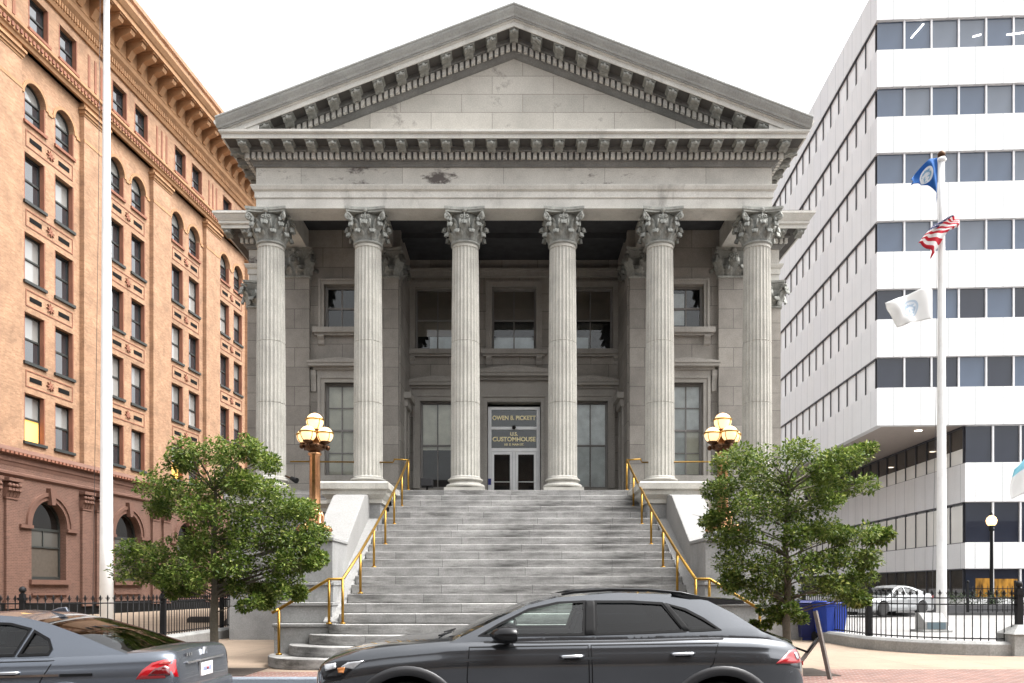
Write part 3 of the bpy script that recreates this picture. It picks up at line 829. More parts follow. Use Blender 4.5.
for sx in (-1, 1):
    def bx(mb, xa, xb, *r):
        a, b = sorted((sx*xa, sx*xb)); mb.box(a, b, *r)
    mb = MB()
    bx(mb, 3.56, 4.72, 15.78, 21.0, 0, 0.70); bx(mb, 3.54, 4.75, 15.75, 21.0, 0.70, 0.762)
    bx(mb, 3.66, 4.66, 16.06, 21.0, 0.762, 1.10); bx(mb, 3.64, 4.69, 16.03, 21.0, 1.10, 1.17)
    bx(mb, 3.72, 4.60, 16.42, 21.0, 1.17, 1.50); bx(mb, 3.70, 4.63, 16.39, 21.0, 1.50, 1.56)
    cw = mb.build('cheek_plinth', base_stone, st, bevel=0.012)
    mb = MB(); bx(mb, 3.76, 4.56, 16.55, 17.95, 1.56, 2.40); bx(mb, 3.73, 4.59, 16.50, 17.98, 2.40, 2.47); bx(mb, 3.98, 4.52, 16.85, 17.75, 2.47, 2.62)
    mb.build('lamp_pedestal', base_stone, st, bevel=0.012)
    mb = MB(); a, b = sorted((sx*3.80, sx*4.58))
    mb.prism([(17.98, 1.56), (17.98, 2.42), (18.3, 2.52), (20.3, 3.74), (20.62, 3.80), (21.01, 3.80), (21.01, 1.56)], a, b, 'x')
    mb.build('cheek_wall', pale_stone, st, bevel=0.02)
    mb = MB(); a, b = sorted((sx*3.51, sx*3.80))
    mb.prism([(15.9, 0.6), (15.9, 0.80), (16.3, 1.0), (20.9, 3.22), (20.9, 2.6)], a, b, 'x')
    mb.build('ramp_strip', pale_stone, st)

# ---- handrails
def handrail(sx, label):
    h = empty('handrail', (sx*3.1, 18, 1.5), label, 'handrail', 'brass handrails of the front stairs')
    pts = []
    H = 0.86
    ks = [(22, 22.98, 3.06), (19, None, 3.08), (16, None, 3.11), (13, None, 3.14), (10, None, 3.20), (7, None, 3.27), (4, None, 3.38)]
    for k, y, x in ks:
        yy_ = y if y else stepY(k) + 0.2
        z = RS*k
        mb = MB(); mb.tube([(sx*x, yy_, z), (sx*x, yy_, z+H)], 0.027, 10); mb.lathe([(0.06, z), (0.06, z+0.02), (0.035, z+0.035)], (sx*x, yy_, 0), 12)
        mb.build('post', brass, h, loc=(sx*x, yy_, z))
        pts.append((sx*x, yy_, z+H))
    x4, y4 = 3.64, stepY(4)+0.2
    for (x, y, z) in ((x4, y4, RS*4), (4.53, 15.45, RS)):
        mb = MB(); mb.tube([(sx*x, y, z), (sx*x, y, z+H)], 0.027, 10); mb.lathe([(0.06, z), (0.06, z+0.02), (0.035, z+0.035)], (sx*x, y, 0), 12)
        mb.build('post', brass, h, loc=(sx*x, y, z))
        pts.append((sx*x, y, z+H))
    mb = MB(); mb.tube(pts, 0.030, 10)
    e = pts[-1]; mb.tube([e, (e[0]+sx*0.12, e[1]-0.05, e[2]-0.07)], 0.030, 10)
    mb.build('rail', brass, h)
    mb = MB(); mb.tube([(sx*3.06, 22.98, ZL+H), (sx*3.45, 22.98, ZL+H+0.02)], 0.022, 8)
    mb.build('rail_return', brass, h)
    mb = MB(); mb.tube([(sx*3.45, 22.98, ZL+H+0.02), (sx*3.6, 23.75, ZL+H+0.05), (sx*6.6, 23.8, ZL+H+0.08)], 0.022, 8)
    mb.build('porch_rail', brass, h)
handrail(-1, 'brass handrail on posts down the side of the steps nearer the brick building')
handrail(1, 'brass handrail on posts down the side of the steps nearer the white building')

# ---- bronze lamps on the pedestals
globe_mat = emit('lit_opal_globe', (1.0, 0.66, 0.32), 0.42)
def lamp(sx, label):
    X, Y, Z = sx*4.29, 17.25, 2.62
    l = empty('lamp_post', (X, Y, Z), label, 'lamp post', 'copper lamp posts beside the front stairs')
    mb = MB()
    mb.lathe([(0.30, Z), (0.30, Z+0.05), (0.24, Z+0.09), (0.17, Z+0.18), (0.19, Z+0.22), (0.15, Z+0.27), (0.135, Z+0.42), (0.155, Z+0.45), (0.115, Z+0.5)], (X, Y, 0), 20)
    for k in range(4):
        a = PI/4 + k*PI/2
        p = [(X+r*math.cos(a), Y+r*math.sin(a), Z+z) for r, z in ((0.13, 0.45), (0.19, 0.34), (0.17, 0.2), (0.25, 0.10), (0.34, 0.09), (0.38, 0.03))]
        mb.tube(p, [0.03, 0.04, 0.045, 0.06, 0.07, 0.06], 8)
    mb.build('foot', copper, l, loc=(X, Y, Z))
    mb = MB(); mb.lathe([(0.125, Z+0.48), (0.12, Z+0.6), (0.108, Z+1.6), (0.14, Z+1.63), (0.14, Z+1.66), (0.11, Z+1.69)], (X, Y, 0), 60, rfun=lambda a, z: 1.0 - 0.10*abs(math.sin(a*5)) if Z+0.5 < z < Z+1.61 else 1.0)
    mb.build('shaft', copper, l, loc=(X, Y, Z))
    mb = MB(); mb.lathe([(0.10, Z+1.68), (0.2, Z+1.74), (0.25, Z+1.82), (0.2, Z+1.86), (0.1, Z+1.9), (0.07, Z+2.15), (0.1, Z+2.2), (0.05, Z+2.24)], (X, Y, 0), 20)
    heads = [(X, Y, Z+2.33)]
    for k in range(4):
        a = 0.35*sx + k*PI/2
        cx, cy = X+0.25*math.cos(a), Y+0.25*math.sin(a)
        heads.append((cx, cy, Z+2.03))
        mb.tube([(X+0.1*math.cos(a), Y+0.1*math.sin(a), Z+1.80), (X+0.24*math.cos(a), Y+0.24*math.sin(a), Z+1.76), (cx, cy, Z+1.86)], 0.03, 8)
        mb.lathe([(0.04, Z+1.83), (0.11, Z+1.875), (0.10, Z+1.9)], (cx, cy, 0), 14)
        b = a + PI/4
        mb.ball((X+0.27*math.cos(b), Y+0.27*math.sin(b), Z+1.79), 0.055, 8, 6)
    mb.build('bracket', bronze, l, loc=(X, Y, Z))
    for (cx, cy, cz) in heads:
        R = 0.178 if cz > Z+2.2 else 0.165
        mb = MB(); mb.ball((cx, cy, cz), R, 20, 14); g = mb.build('globe', globe_mat, l, loc=(cx, cy, cz))
        mb = MB()
        mb.lathe([(R+0.004, 0.025), (R+0.018, 0.025), (R+0.018, 0.055), (R-0.002, 0.055)], (cx, cy, cz), 24)
        for k in range(4):
            a = PI/4 + k*PI/2
            mb.tube([(cx+(R+0.008)*math.cos(a)*math.cos(t), cy+(R+0.008)*math.sin(a)*math.cos(t), cz+(R+0.008)*math.sin(t)) for t in [-1.2, -0.8, -0.4, 0, 0.18]], 0.008, 5)
        mb.build('cage', brass, g, loc=(cx, cy, cz))
lamp(-1, 'copper lamp post with five lit globes on the pedestal nearer the brick building')
lamp(1, 'copper lamp post with five lit globes on the pedestal nearer the white building')

for o in bpy.data.objects:
    if not o.parent and o.get('category') in ('stairs', 'handrail', 'lamp post'):
        o.location.x += 0.10
        WM[o.name] = Matrix.Translation((0.10, 0, 0)) @ WM[o.name]
# ---- small fixtures on the porch
def floodlight(X, Y, Z, label, big=True):
    e = empty('floodlight', (X, Y, Z), label, 'floodlight')
    mb = MB(); mb.box(X-0.12, X+0.12, Y-0.1, Y+0.1, Z, Z+0.04); mb.tube([(X, Y, Z+0.04), (X, Y, Z+0.16)], 0.03, 8); mb.build('stand', black_iron, e)
    mb = MB(); mb.prism([(Y-0.16, Z+0.16), (Y+0.12, Z+0.14), (Y+0.16, Z+0.34), (Y-0.1, Z+0.4)], X-0.17, X+0.17, 'x'); mb.build('head', black_iron, e, bevel=0.02)
floodlight(-2.48, 23.4, ZL, 'small black floodlight standing on the porch floor beside the tall blinded window')
e = empty('spotlight', (-6.35, 23.9, 4.6), 'small dark spotlight on an arm beside the foot of the outermost column', 'spotlight')
mb = MB(); mb.tube([(-6.66, 23.9, 4.72), (-6.45, 23.8, 4.62)], 0.025, 8); mb.build('arm', bronze, e)
mb = MB(); mb.tube([(-6.47, 23.82, 4.64), (-6.28, 23.70, 4.55)], [0.06, 0.085], 10); mb.build('head', black_iron, e)
# ================================================================== brick office building on the left (local x runs away from the viewer)
def hexl(r, g, b):
    f = lambda v: (v/255)**2.2
    return (f(r), f(g), f(b))
brick_up = masonry('orange_brick', (0.45,0.27,0.16), (0.34,0.19,0.108), (0.38,0.24,0.15), 0.22, 0.075, 0.008, 0.5, (0.22,0.105,0.06), 0.55, bump=0.25)
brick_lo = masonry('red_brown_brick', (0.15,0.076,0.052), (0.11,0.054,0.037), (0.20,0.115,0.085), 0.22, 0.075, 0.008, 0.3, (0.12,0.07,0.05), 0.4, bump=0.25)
terra = stone('buff_terracotta', (0.41,0.225,0.11), 0.35, (0.15,0.065,0.035), 0.7, stain_scale=1.6)
terra_dark = stone('dark_terracotta', (0.27,0.11,0.065), 0.3, (0.08,0.035,0.025), 0.4)
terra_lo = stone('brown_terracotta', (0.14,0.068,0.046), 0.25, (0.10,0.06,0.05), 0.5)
frame_green = plain('black_green_sash', (0.025,0.028,0.025), 0.5, 0, 0.2)
pane_dark = dark_glass('sky_reflecting_glass', (0.03,0.035,0.04), 0.03, 2.3)
pane_blind = dark_glass('blind_behind_glass', (0.30,0.30,0.285), 0.06, 2.0, var=0.45)
pane_lit = emit('warm_lit_pane', (1.0, 0.58, 0.14), 0.30)
terra_shutter = plain("brown_louvre_panel", (0.075,0.06,0.045), 0.7, 0, 0.3, 6)
pane_grey = dark_glass("grey_street_glass", (0.09,0.085,0.075), 0.05)
pane_black = dark_glass("dark_fanlight_glass", (0.012,0.011,0.010), 0.05, 1.45)
plinth_black = plain('black_areaway_plinth', (0.007,0.007,0.007), 0.8, spec=0.1)
PB, BC0 = 6.68, 40.7
AS, ASZ = 0.55, 4.42                       # street arches sit off the window axis
FRAME[0] = Matrix.Translation((-27.06, 0, 0)) @ Matrix.Rotation(math.atan2(1, 0.105), 4, 'Z')
KS = 1.0055
def T(Y): return Y*KS                      # depth along the street line to length along the facade
bb = empty('brick_building', (T(48), 0, 0), 'tall orange brick office building with paired sash windows and a deep bracketed cornice', 'building')
bays = [T(BC0 + PB*i) for i in range(-1, 5)]
X0, X1 = T(31.0), T(72.0)
rows = [(8.45, 10.75), (12.25, 14.6), (16.1, 18.4), (19.9, 22.2)]
BW = 1.50; OFF = 1.1
RB = 0.26                                   # how far bays sit back behind piers
# recessed bay wall with all openings, arched ones too
def arch_pts(cx, z0, zs, r, n=14):
    return [(cx-r, z0), (cx+r, z0)] + [(cx + r*math.cos(PI*i/n), zs + r*math.sin(PI*i/n)) for i in range(n+1)]
for bi, c in enumerate(bays):
    hl = []
    for z0, z1 in rows:
        for sg in (-1, 1): hl.append([(c+sg*OFF-BW/2, z0), (c+sg*OFF+BW/2, z0), (c+sg*OFF+BW/2, z1), (c+sg*OFF-BW/2, z1)])
    for sg in (-1, 1): hl.append(arch_pts(c+sg*OFF, 23.7, 24.95, BW/2))
    mb = MB(); mb.panel([(c-2.33, 7.9), (c+2.33, 7.9), (c+2.33, 26.9), (c-2.33, 26.9)], hl, RB, 0.4)
    mb.build('bay_wall', brick_up, bb)
    hl = [[(c+sg*OFF-0.72, 28.05), (c+sg*OFF+0.72, 28.05), (c+sg*OFF+0.72, 29.75), (c+sg*OFF-0.72, 29.75)] for sg in (-1, 1)]
    mb = MB(); mb.panel([(c-PB*KS/2, 26.9), (c+PB*KS/2, 26.9), (c+PB*KS/2, 31), (c-PB*KS/2, 31)], hl, 0.06, 0.5)
    mb.build('attic_wall', brick_up, bb)
    # narrow recessed slots between attic windows
    for u in (-0.55, 0.0, 0.55):
        x = c + PB*KS/2 + u
        mb = MB(); mb.box(x-0.09, x+0.09, 0.03, 0.058, 28.0, 29.7); mb.build('attic_slot', terra_dark, bb)
    # lower arched storey
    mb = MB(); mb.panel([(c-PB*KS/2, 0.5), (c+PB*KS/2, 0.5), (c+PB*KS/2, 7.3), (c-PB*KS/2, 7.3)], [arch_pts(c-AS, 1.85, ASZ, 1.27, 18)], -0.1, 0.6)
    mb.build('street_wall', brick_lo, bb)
edges = [X0] + [b + s*2.33 for b in bays for s in (-1, 1)] + [X1]
for i in range(0, len(edges), 2):
    mb = MB(); a, b = edges[i], edges[i+1]
    mb.box(a, b, 0.0, 0.7, 7.9, 26.2); mb.build('pier', brick_up, bb, bevel=0.02)
    mb = MB()
    mb.box(a-0.02, b+0.02, -0.03, 0.7, 26.2, 26.32); mb.box(a-0.07, b+0.07, -0.09, 0.7, 26.32, 26.5); mb.box(a-0.14, b+0.14, -0.17, 0.7, 26.5, 26.62); mb.box(a, b, 0.0, 0.7, 26.62, 26.9)
    mb.build('pier_cap', terra, bb)
    mb = MB(); mb.box(a-0.01, b+0.01, -0.02, 0.01, 24.85, 25.02); mb.build('impost_band', terra, bb)
# rest of the block
mb = MB(); mb.box(X0, X1, 1.2, 24, 0, 34.5); mb.build('rear_block', brick_up, bb)
mb = MB(); mb.box(X0, X0+0.4, 0.02, 1.2, 0.0, 31); mb.box(X1-0.4, X1, 0.02, 1.2, 0.0, 31); mb.build('end_wall', brick_up, bb)
mb = MB(); mb.box(X0-0.02, X1, -0.22, 0.6, -0.2, 0.72); mb.build('plinth', plinth_black, bb)
# strings and cornices
def run(name, prof, mat_, path=None):
    mb = MB(); mb.sweep([(o, z) for o, z in prof], path or [(X0-0.0, 0), (X1, 0)]); return mb.build(name, mat_, bb)
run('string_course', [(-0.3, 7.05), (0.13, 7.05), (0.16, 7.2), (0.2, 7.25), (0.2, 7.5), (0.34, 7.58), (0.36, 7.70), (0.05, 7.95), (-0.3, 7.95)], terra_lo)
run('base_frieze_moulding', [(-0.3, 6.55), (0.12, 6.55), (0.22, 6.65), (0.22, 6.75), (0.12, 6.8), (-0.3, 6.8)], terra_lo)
run('attic_string', [(-0.3, 26.9), (0.08, 26.9), (0.12, 27.05), (0.2, 27.1), (0.2, 27.4), (0.3, 27.48), (0.3, 27.62), (0.0, 27.75), (-0.3, 27.75)], terra)
run('cornice_bed', [(-0.3, 30.2), (0.05, 30.2), (0.12, 30.35), (0.12, 30.75), (0.3, 30.95), (0.3, 31.2), (0.34, 31.25), (0.34, 32.3), (-0.3, 32.3)], terra)
run('cornice_corona', [(-0.3, 32.301), (1.45, 32.301), (1.45, 32.55), (1.52, 32.6), (1.68, 32.85), (1.68, 32.95), (-0.3, 33.05)], terra)
run('parapet', [(-0.6, 33.051), (0.1, 33.051), (0.1, 35.1), (0.22, 35.2), (0.22, 35.45), (-0.6, 35.5)], brick_up)
mb = MB()
n = int((X1-X0)/0.2)
for i in range(n):
    x = X0 + 0.2*i; mb.box(x, x+0.11, -0.21, -0.11, 30.42, 30.7)
mb.build('dentil_course', terra, bb, kind='stuff')
mb = MB()
n = int((X1-X0)/0.28)
for i in range(n):
    x = X0 + 0.28*i; mb.box(x, x+0.15, -0.27, -0.19, 27.16, 27.34)
mb.build('string_dentil_course', terra_dark, bb, kind='stuff')
mb = MB()
for i in range(n):
    x = X0 + 0.28*i; mb.box(x, x+0.16, -0.42, -0.35, 7.56, 7.67)
mb.build('eaves_tile_course', terra_dark, bb, kind='stuff')
mb = MB()
mb.prism([(-0.335, 31.35), (-0.42, 31.32), (-0.55, 31.5), (-0.7, 31.75), (-1.0, 31.85), (-1.25, 31.95), (-1.32, 32.1), (-1.25, 32.22), (-0.335, 32.22)], X0+0.9, X0+1.3, 'x')
mb.box(X0+0.84, X0+1.36, -1.38, -0.335, 32.22, 32.298)
br = mb.build('bracket', terra, bb, loc=(X0+1.1, 0, 32))
i = 1
while X0 + 1.1 + 1.11*i < X1 - 0.5:
    dup(br, bb, (1.11*i, 0, 0)); i += 1
for i in range(18):
    x = X0 + 1.0 + 2.23*i; mb = MB(); mb.box(x, x+0.9, -0.125, -0.095, 34.0, 34.22); mb.build('parapet_slot', plinth_black, bb)

# windows
def sash(name, cx, z0, z1, w, y, parent, lit=(None, None), arch=False, sill=True, trim=None):
    h = w/2; fw = 0.09
    mb = MB()
    zt = z1 - (h if arch else 0)
    if arch:
        out = [(cx-h+0.002, z0), (cx+h-0.002, z0)] + [(cx+(h-0.002)*math.cos(PI*i/14), zt+(h-0.002)*math.sin(PI*i/14)) for i in range(15)]
        inn = [(cx-h+fw, z0+fw), (cx+h-fw, z0+fw)] + [(cx+(h-fw)*math.cos(PI*i/14), zt+(h-fw)*math.sin(PI*i/14)) for i in range(15)]
        mb.panel(out, [inn], y, 0.1)
        mb.box(cx-h+fw, cx+h-fw, y+0.01, y+0.09, zt-0.05, zt+0.02)
        zm = (z0+zt)/2; top = zt
    else:
        mb.box(cx-h, cx-h+fw, y, y+0.1, z0, z1); mb.box(cx+h-fw, cx+h, y, y+0.1, z0, z1)
        mb.box(cx-h+fw, cx+h-fw, y, y+0.1, z1-fw, z1); mb.box(cx-h+fw, cx+h-fw, y, y+0.1, z0, z0+fw)
        zm = (z0+z1)/2; top = z1-fw
    mb.box(cx-h+fw, cx+h-fw, y-0.01, y+0.09, zm-0.045, zm+0.045)
    wd = mb.build(name, frame_green, parent, loc=(cx, y, z0))
    for k, (za, zb) in enumerate(((z0+fw, zm-0.045), (zm+0.045, top if not arch else zt-0.05))):
        p = MB(); p.box(cx-h+fw, cx+h-fw, y+0.045 + 0.02*k, y+0.06+0.02*k, za, zb)
        p.build('pane', lit[k] or pane_dark, wd, loc=(cx, y, z0))
    if arch:
        p = MB(); p.prism([(cx+(h-fw)*math.cos(PI*i/14), zt+0.02+(h-fw)*math.sin(PI*i/14)*0.97) for i in range(15)], y+0.06, y+0.08, 'y')
        p.build('fanlight', pane_blind, wd, loc=(cx, y, z0))
    if sill:
        s = MB(); s.box(cx-h-0.06, cx+h+0.06, y-0.36, y, z0-0.14, z0-0.002); s.build('sill', frame_green if sill == 'dark' else terra_dark, wd, loc=(cx, y, z0))
    if trim:
        s = MB(); s.box(cx+h-0.07, cx+h-0.001, y-0.25, y-0.02, z0, zt); s.build('jamb', trim, wd, loc=(cx, y, z0))
        s = MB(); s.box(cx-h+0.001, cx-h+0.07, y-0.25, y-0.02, z0, zt); s.build('jamb', trim, wd, loc=(cx, y, z0))
    return wd
WY = RB + 0.26
rnd = random.Random(3)
proto = {}
def place(key, make, cx):
    if key not in proto:
        proto[key] = (make(cx), cx); return proto[key][0]
    o, c0 = proto[key]
    return dup(o, bb, (cx-c0, 0, 0))
for bi, c in enumerate(bays):
    for sg in (-1, 1):
        cx = c + sg*OFF
        for ri, (z0, z1) in enumerate(rows):
            lit = (None, None); key = ('r', ri, 'd')
            q = rnd.random()
            if ri == 0 and ((bi == 1 and sg == -1) or (bi == 3 and sg == -1)): key = ('r', ri, 'lit'); lit = (pane_lit, pane_blind)
            elif ri == 0 or q < 0.34: key = ('r', ri, 'b'); lit = (None, pane_blind)
            elif q > 0.86: key = ('r', ri, 'c'); lit = (pane_blind, pane_blind)
            place(key, lambda x: sash('window', x, z0, z1, BW, WY, bb, lit, False, 'dark', terra_dark), cx)
        place('arch', lambda x: sash('window', x, 23.7, 24.95+BW/2, BW, WY, bb, (None, None), True, True, terra_dark), cx)
        place('attic', lambda x: sash('window', x, 28.05, 29.75, 1.44, 0.3, bb, (None, None), False, True, terra_dark), cx)
    # spandrel panels
    for (za, zb) in ((11.05, 11.85), (14.9, 15.7), (18.7, 19.5), (22.5, 23.3)):
        def mk(x):
            zc = (za+zb)/2
            s = MB()
            for (u0, u1, w0, w1) in ((-1.75, 1.75, za, za+0.05), (-1.75, 1.75, zb-0.05, zb), (-1.75, -1.70, za+0.05, zb-0.05), (1.70, 1.75, za+0.05, zb-0.05)):
                s.box(x+u0, x+u1, RB-0.025, RB-0.001, w0, w1)
            sp = s.build('spandrel', terra_dark, bb, loc=(x, RB, za))
            for u in (-1.05, 1.05):
                s = MB(); s.box(x+u-0.42, x+u+0.42, RB-0.022, RB-0.001, zc-0.11, zc+0.11); s.build('vent', plinth_black, sp, loc=(x, RB, za))
            s = MB()
            for k in range(8):
                a = 2*PI*k/8; s.prism([(x+0.03*math.cos(a)-0.06*math.sin(a), zc+0.03*math.sin(a)+0.06*math.cos(a)), (x+0.3*math.cos(a), zc+0.26*math.sin(a)), (x+0.03*math.cos(a)+0.06*math.sin(a), zc+0.03*math.sin(a)-0.06*math.cos(a))], RB-0.05-0.004*k, RB-0.001, 'y')
            s.build('rosette', terra_dark, sp, loc=(x, RB, za))
            return sp
        place(('sp', za), mk, c)
    # mouldings round the small arches
    def mk2(x):
        s = MB()
        for sg in (-1, 1):
            cx = x + sg*OFF
            o = [(cx+(BW/2+0.17)*math.cos(PI*i/14), 24.95+(BW/2+0.17)*math.sin(PI*i/14)) for i in range(15)]
            n_ = [(cx+(BW/2+0.02)*math.cos(PI*i/14), 24.95+(BW/2+0.02)*math.sin(PI*i/14)) for i in range(15)][::-1]
            for i in range(14):
                s.prism([o[i], o[i+1], n_[13-i], n_[14-i]], RB-0.05, RB-0.001, 'y')
        s.box(x-2.32, x-OFF-BW/2-0.18, RB-0.05, RB-0.001, 24.85, 25.02); s.box(x+OFF+BW/2+0.18, x+2.32, RB-0.05, RB-0.001, 24.85, 25.02); s.box(x-OFF+BW/2+0.18, x+OFF-BW/2-0.18, RB-0.05, RB-0.001, 24.85, 25.02)
        return s.build('arch_moulding', terra, bb, loc=(x, RB, 24))
    place('am', mk2, c)
    def mk3(x):
        s = MB()                                   # big street arch: hood, impost, keystone
        for r0, r1, pr in ((1.29, 1.5, 0.06), (1.5, 1.68, 0.12)):
            for i in range(18):
                a, b = PI*i/18, PI*(i+1)/18
                s.prism([(x+r1*math.cos(a), ASZ+r1*math.sin(a)), (x+r1*math.cos(b), ASZ+r1*math.sin(b)), (x+r0*math.cos(b), ASZ+r0*math.sin(b)), (x+r0*math.cos(a), ASZ+r0*math.sin(a))], -0.1-pr, -0.101, 'y')
        for sg in (-1, 1):
            a, b = sorted((x+sg*1.26, x+sg*2.1)); s.box(a, b, -0.22, -0.101, ASZ-0.16, ASZ)
        s.prism([(x-0.12, 5.5), (x+0.12, 5.5), (x+0.24, 6.3), (x-0.24, 6.3)], -0.34, -0.101, 'y')
        hd = s.build('street_arch', terra_lo, bb, loc=(x, -0.1, 0.5))
        s = MB(); s.box(x-1.45, x+1.45, -0.25, -0.101, 1.62, 1.848); s.build('street_sill', terra_lo, bb, loc=(x, -0.1, 0.5))
        s = MB(); s.box(x-1.3, x+1.3, -0.2, -0.101, 1.1, 1.2); s.build('apron_moulding', terra_lo, bb, loc=(x, -0.1, 0.5))
        f = MB(); y = 0.22; r = 1.269
        out = [(x-r, 1.851), (x+r, 1.851)] + [(x+r*math.cos(PI*i/18), ASZ+r*math.sin(PI*i/18)) for i in range(19)]
        inn = [(x-r+0.12, 2.0), (x+r-0.12, 2.0)] + [(x+(r-0.12)*math.cos(PI*i/18), ASZ+(r-0.12)*math.sin(PI*i/18)) for i in range(19)]
        f.panel(out, [inn], y, 0.12); f.box(x-r+0.12, x+r-0.12, y, y+0.1, ASZ-0.18, ASZ-0.06); f.box(x-r+0.12, x+r-0.12, y, y+0.1, 3.4, 3.48); f.box(x-0.03, x+0.03, y+0.01, y+0.09, 3.48, ASZ-0.18)
        wd = f.build('window', frame_green, bb, loc=(x, y, 1.85))
        p = MB(); p.box(x-r+0.12, x+r-0.12, y+0.05, y+0.07, 2.0, 3.4); p.build('louvre_panel', terra_shutter, wd, loc=(x, y, 1.85))
        p = MB(); p.box(x-r+0.12, x+r-0.12, y+0.05, y+0.07, 3.48, ASZ-0.18); p.build('pane', pane_grey, wd, loc=(x, y, 1.85))
        p = MB(); p.prism([(x+(r-0.12)*math.cos(PI*i/18), ASZ-0.055+(r-0.07)*math.sin(PI*i/18)) for i in range(19)], y+0.06, y+0.08, 'y'); p.build('fanlight', pane_black, wd, loc=(x, y, 1.85))
        return wd
    mk3(c-AS)
    # paired pilasters between street arches
    for u in (-0.62, 0.62):
        def mk4(x):
            s = MB(); s.box(x-0.36, x+0.36, -0.24, -0.101, 0.9, 5.5); s.box(x-0.44, x+0.44, -0.3, -0.101, 0.5, 0.9)
            pl = s.build('pilaster', brick_lo, bb, loc=(x, -0.1, 0.5))
            s = MB(); s.box(x-0.4, x+0.4, -0.28, -0.101, 5.5, 5.58)
            for k in range(4):
                xx = x-0.33+0.22*k
                s.prism([(-0.101, 5.58), (-0.26, 5.6), (-0.34, 5.85), (-0.42, 5.88), (-0.40, 6.0), (-0.101, 6.0)], xx-0.09, xx+0.09, 'x')
                s.ball((xx, -0.37, 6.12), 0.1, 8, 6)
            s.box(x-0.34, x+0.34, -0.3, -0.101, 5.99, 6.3); s.box(x-0.46, x+0.46, -0.46, -0.101, 6.3, 6.45)
            s.build('capital', terra_lo, pl, loc=(x, -0.1, 0.5))
            return pl
        place('pl', mk4, c - AS + PB*KS/2 + u)
mb = MB(); mb.box(X0, X1, -0.12, 0.5, 6.8, 7.05); mb.build('base_frieze', brick_lo, bb)
for xa, xb in ((X0, bays[0]-PB*KS/2), (bays[-1]+PB*KS/2, X1)):
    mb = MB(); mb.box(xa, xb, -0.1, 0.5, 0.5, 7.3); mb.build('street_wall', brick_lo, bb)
    mb = MB(); mb.box(xa, xb, 0.06, 0.5, 26.9, 31); mb.build('attic_wall', brick_up, bb)
FRAME[0] = Matrix.Identity(4)
# ================================================================== white office building on the right
OX, OY = (877-514)/F*45.0, 45.0
FRAME[0] = Matrix.Translation((OX, OY, 0)) @ Matrix.Rotation(-math.atan(0.0524), 4, 'Z')
ob = empty('office_building', (8, 6, 0), 'white panelled office block with ribbon windows and an overhanging upper part', 'building')
white_panel = masonry('white_wall_panels', (0.78,0.78,0.78), (0.745,0.745,0.755), (0.50,0.51,0.52), 1.456, 40.0, 0.03, 0.06, (0.48,0.47,0.45), 0.35, 0.45, bump=0.1, off=0.0, st=(0.5,0.75), streak=(1.2,1.2,0.12))
soffit_mat = plain('beige_soffit', (0.42,0.36,0.32), 0.7, 0, 0.1)
office_glass = dark_glass('blue_grey_office_glass', (0.085,0.115,0.17), 0.03, 1.6, 0.06)
office_glass3 = dark_glass('pale_blue_office_glass', (0.14,0.165,0.205), 0.03, 1.6, 0.06)
office_glass2 = dark_glass('slate_office_glass', (0.025,0.03,0.045), 0.03, 1.55, 0.06)
side_glass = dark_glass('white_blinds_behind_side_glass', (0.86,0.86,0.86), 0.15, 1.2, var=0.05)  # white sky reflection in the side windows, put into the base colour
side_glass2 = dark_glass('lower_side_glass', (0.07,0.06,0.05), 0.03, 2.0)
white_reflection = dark_glass('pale_infill_glass', (0.85,0.84,0.80), 0.15, 1.25, var=0.1)  # bright reflection low in the side windows, coloured in as pale glass
mullion_mat = plain('white_mullion', (0.72,0.72,0.73), 0.4)
dark_line = plain('dark_mullion', (0.06,0.06,0.07), 0.5)
tube_light = emit('ceiling_tube', (1.0, 0.95, 0.9), 2.5)
warm_room, _nt, _b = newmat('warm_lobby_light')
_c = _mix(_nt, 'MIX', _noise(_nt, _mapping(_nt, False), 2.3, 3, 0.6, 0.35, 0.62, (1.0, 1.0, 0.35)), (0.05, 0.025, 0.008), (0.62, 0.30, 0.05))
_nt.links.new(_c, _b.inputs['Emission Color']); _b.inputs['Emission Strength'].default_value = 0.30; _b.inputs['Base Color'].default_value = (0.03,0.02,0.01,1); _b.inputs['Roughness'].default_value = 0.05
WX, DY = 30.0, 40.0                       # front width, depth
PW_ = 1.456
def zz45(py): return PZ(py, 45.0)
up_rows = [(zz45(50), zz45(20)), (zz45(117), zz45(87)), (zz45(184), zz45(153)), (zz45(252), zz45(221)), (zz45(319.5), zz45(289)), (zz45(388), zz45(357))]
SOF = zz45(425.5); TOP = 34.6
lx = 4.72                                  # set back of the lower left face
lo_rows = [(8.28, zz45(426)), (3.92, zz45(502)), (0.9, zz45(568.5))]
# upper walls as bands between ribbons
zs = [TOP] + [z for r in up_rows for z in (r[1], r[0])] + [SOF]
for i in range(0, len(zs), 2):
    mb = MB(); zt, zb = zs[i], zs[i+1]
    mb.box(0, WX, 0, 0.4, zb, zt); mb.box(0, 0.4, 0.4, DY, zb, zt)
    mb.build('wall_band', white_panel, ob)
zs = [SOF-0.001] + [z for r in lo_rows for z in (min(r[1], SOF-0.001), r[0])] + [0.0]
for i in range(2, len(zs), 2):
    mb = MB(); zt, zb = zs[i-1] if False else zs[i], zs[i+1]
    mb.box(lx, WX, 0.02, 0.42, zb, zt); mb.box(lx, lx+0.4, 0.42, DY, zb, zt); mb.build('wall_band', white_panel, ob)
mb = MB(); mb.box(0.4, WX, 0.4, DY, SOF, SOF+0.12); mb.build('soffit', soffit_mat, ob)
mb = MB(); mb.box(0.4, WX, 0.4, DY, TOP-0.5, TOP-0.3); mb.build('roof', roof_mat, ob)
